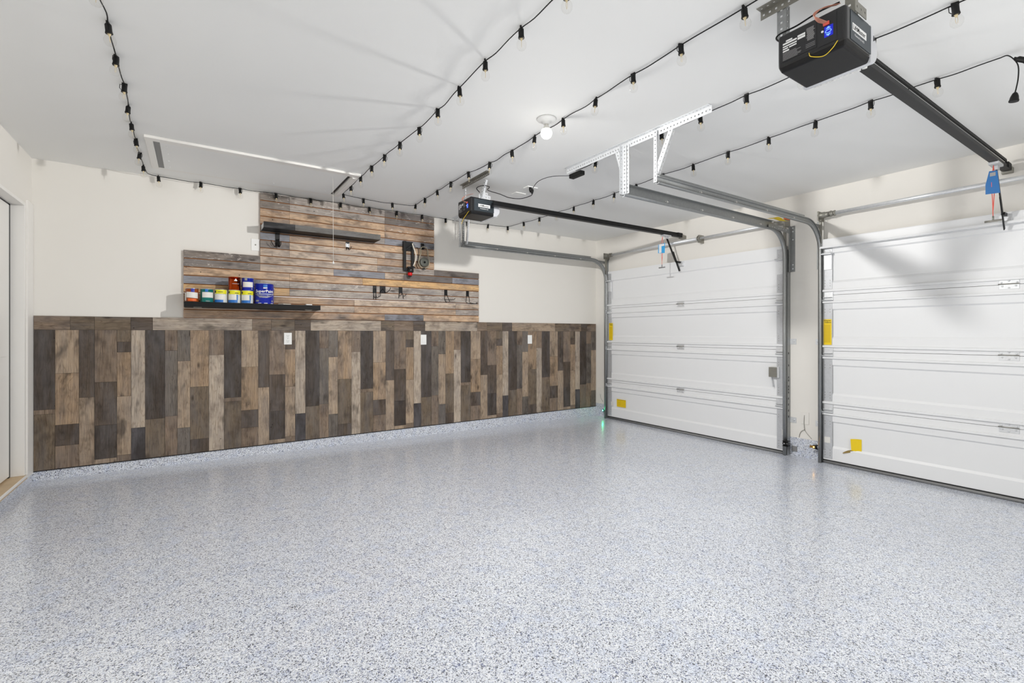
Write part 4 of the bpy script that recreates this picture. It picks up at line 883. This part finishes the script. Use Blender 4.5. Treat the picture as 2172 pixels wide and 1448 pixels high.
# opener hangers
def op_hang(t, parts):
    for nm, mt, mb in parts: mb.build(nm, mt, t)
angle_o2 = angle(MB(), (2.0, .60, ZC-.003), (2.0, 1.085, ZC-.003), .036, (0, 0, -1), .036, (-1, 0, 0))
t = thing('opener_hanger', 'grey perforated angle and straps holding the near opener', 'bracket', (2.0, .85, 2.395))
angle_o2.build('ceiling_angle', 'galvd', t)
angle(MB(), (2.002, .985, 2.53), (2.002, .985, 2.40), .034, (0, 1, 0), .03, (1, 0, 0)).build('strap', 'galv', t)
angle(MB(), (2.06, .765, 2.53), (2.06, .765, 2.36), .03, (1, 0, 0), .03, (0, 1, 0)).build('strap', 'galvd', t)
MB().strip((2.03, .752, 2.385), (2.13, .752, 2.385), (0, 0, 1), .04, .008).build('mount_foot', 'galvd', t)
t = thing('opener_hanger', 'bright perforated angle and straps holding the far opener', 'bracket', (2.05, 3.68, 2.40))
angle(MB(), (2.06, 3.42, ZC-.003), (2.06, 3.90, ZC-.003), .030, (0, 0, -1), .03, (-1, 0, 0)).build('ceiling_angle', 'galvd', t)
angle(MB(), (2.065, 3.86, 2.53), (2.065, 3.86, 2.40), .028, (0, 1, 0), .01, (1, 0, 0)).build('strap', 'galvb', t)
angle(MB(), (2.11, 3.59, 2.54), (2.11, 3.66, 2.40), .035, (0, -1, 0), .035, (1, 0, 0)).build('strap', 'galvb', t)
MB().strip((2.10, 3.667, 2.392), (2.22, 3.667, 2.392), (0, 0, 1), .035, .008).strip((2.13, 3.665, 2.42), (2.19, 3.665, 2.42), (0, 0, 1), .03, .008).build('mount_foot', 'galvb', t)

# orange/yellow tape piece on the flag bracket between the doors
mb = MB(); n = 8
for i in range(n+1):
    u = i/n; x = 4.50+.24*u; mb.v += [(x, 2.33-.03*u, 2.262+.02*math.sin(u*5)+.02*u), (x, 2.38-.03*u, 2.268+.012*math.sin(u*5+.5)+.02*u)]
mb.f = [(2*i, 2*i+2, 2*i+3, 2*i+1) for i in range(n)]
o = mb.build('warning_tape', 'yellow'); o.modifiers.new('s', 'SOLIDIFY').thickness = .001
tag(o, 'yellow warning tape lying over the track bend between the doors', 'tape')
MB().box(4.70, 4.78, 2.29, 2.33, 2.285, 2.30).build('tape_end', 'orangeflag', o)['label'] = 'orange end of the tape'

# ================================================================ PHOTO-EYE SENSORS
def sensor(y, z, s, label, led, yl):
    """s: direction (in Y) from the track to the sensor head"""
    t = thing('door_sensor', label, 'sensor', (4.90, y, z), 'door safety sensors')
    MB().box(4.885, 4.905, min(y, y+s*.03), max(y, y+s*.03), z-.022, z-.014).box(4.885, 4.905, min(y, y+s*.03), max(y, y+s*.03), z+.014, z+.02).build('bracket', 'cord', t, bevel=.001)
    MB().box(4.875, 4.91, min(y+s*.022, y+s*.05), max(y+s*.022, y+s*.05), z-.018, z+.018).build('head', 'blackgloss', t, bevel=.004)
    MB().box(4.872, 4.876, min(y+s*.03, y+s*yl), max(y+s*.03, y+s*yl), z-.012, z+.012).build('collar', 'brass' if led == 'led_o' else 'cord', t, bevel=.002)
    MB().lathe((4.872, y+s*.038, z), [(.0055, 0), (.005, .004), (0, .006)], 12, (-1, 0, 0)).build('indicator', led, t)
sensor(b1+.03, .112, 1, 'black photo-eye with amber light at left foot of near door', 'led_o', .075)
sensor(a1+.03, .082, 1, 'black photo-eye with green light at left foot of far door', 'led_g', .05)
t = thing('door_sensor', 'black photo-eye facing away at right foot of far door', 'sensor', (4.88, a0-.03, .1), 'door safety sensors')
MB().box(4.84, 4.905, a0-.05, a0-.004, .072, .078).box(4.84, 4.905, a0-.05, a0-.004, .118, .124).build('bracket', 'cord', t, bevel=.001)
MB().lathe((4.862, a0-.055, .098), [(.018, 0), (.02, .01), (.02, .05), (.012, .055)], 14, (0, 1, 0)).build('head', 'blackgloss', t)
MB().lathe((4.845, a0-.02, .098), [(.008, 0), (.006, .006), (0, .008)], 10, (-1, 0, 0)).build('screw', 'silver', t)
MB().box(XD-.012, XD-.0025, a0-.095, a0-.045, .02, .07).build('cable_box', 'seal', t, bevel=.002)
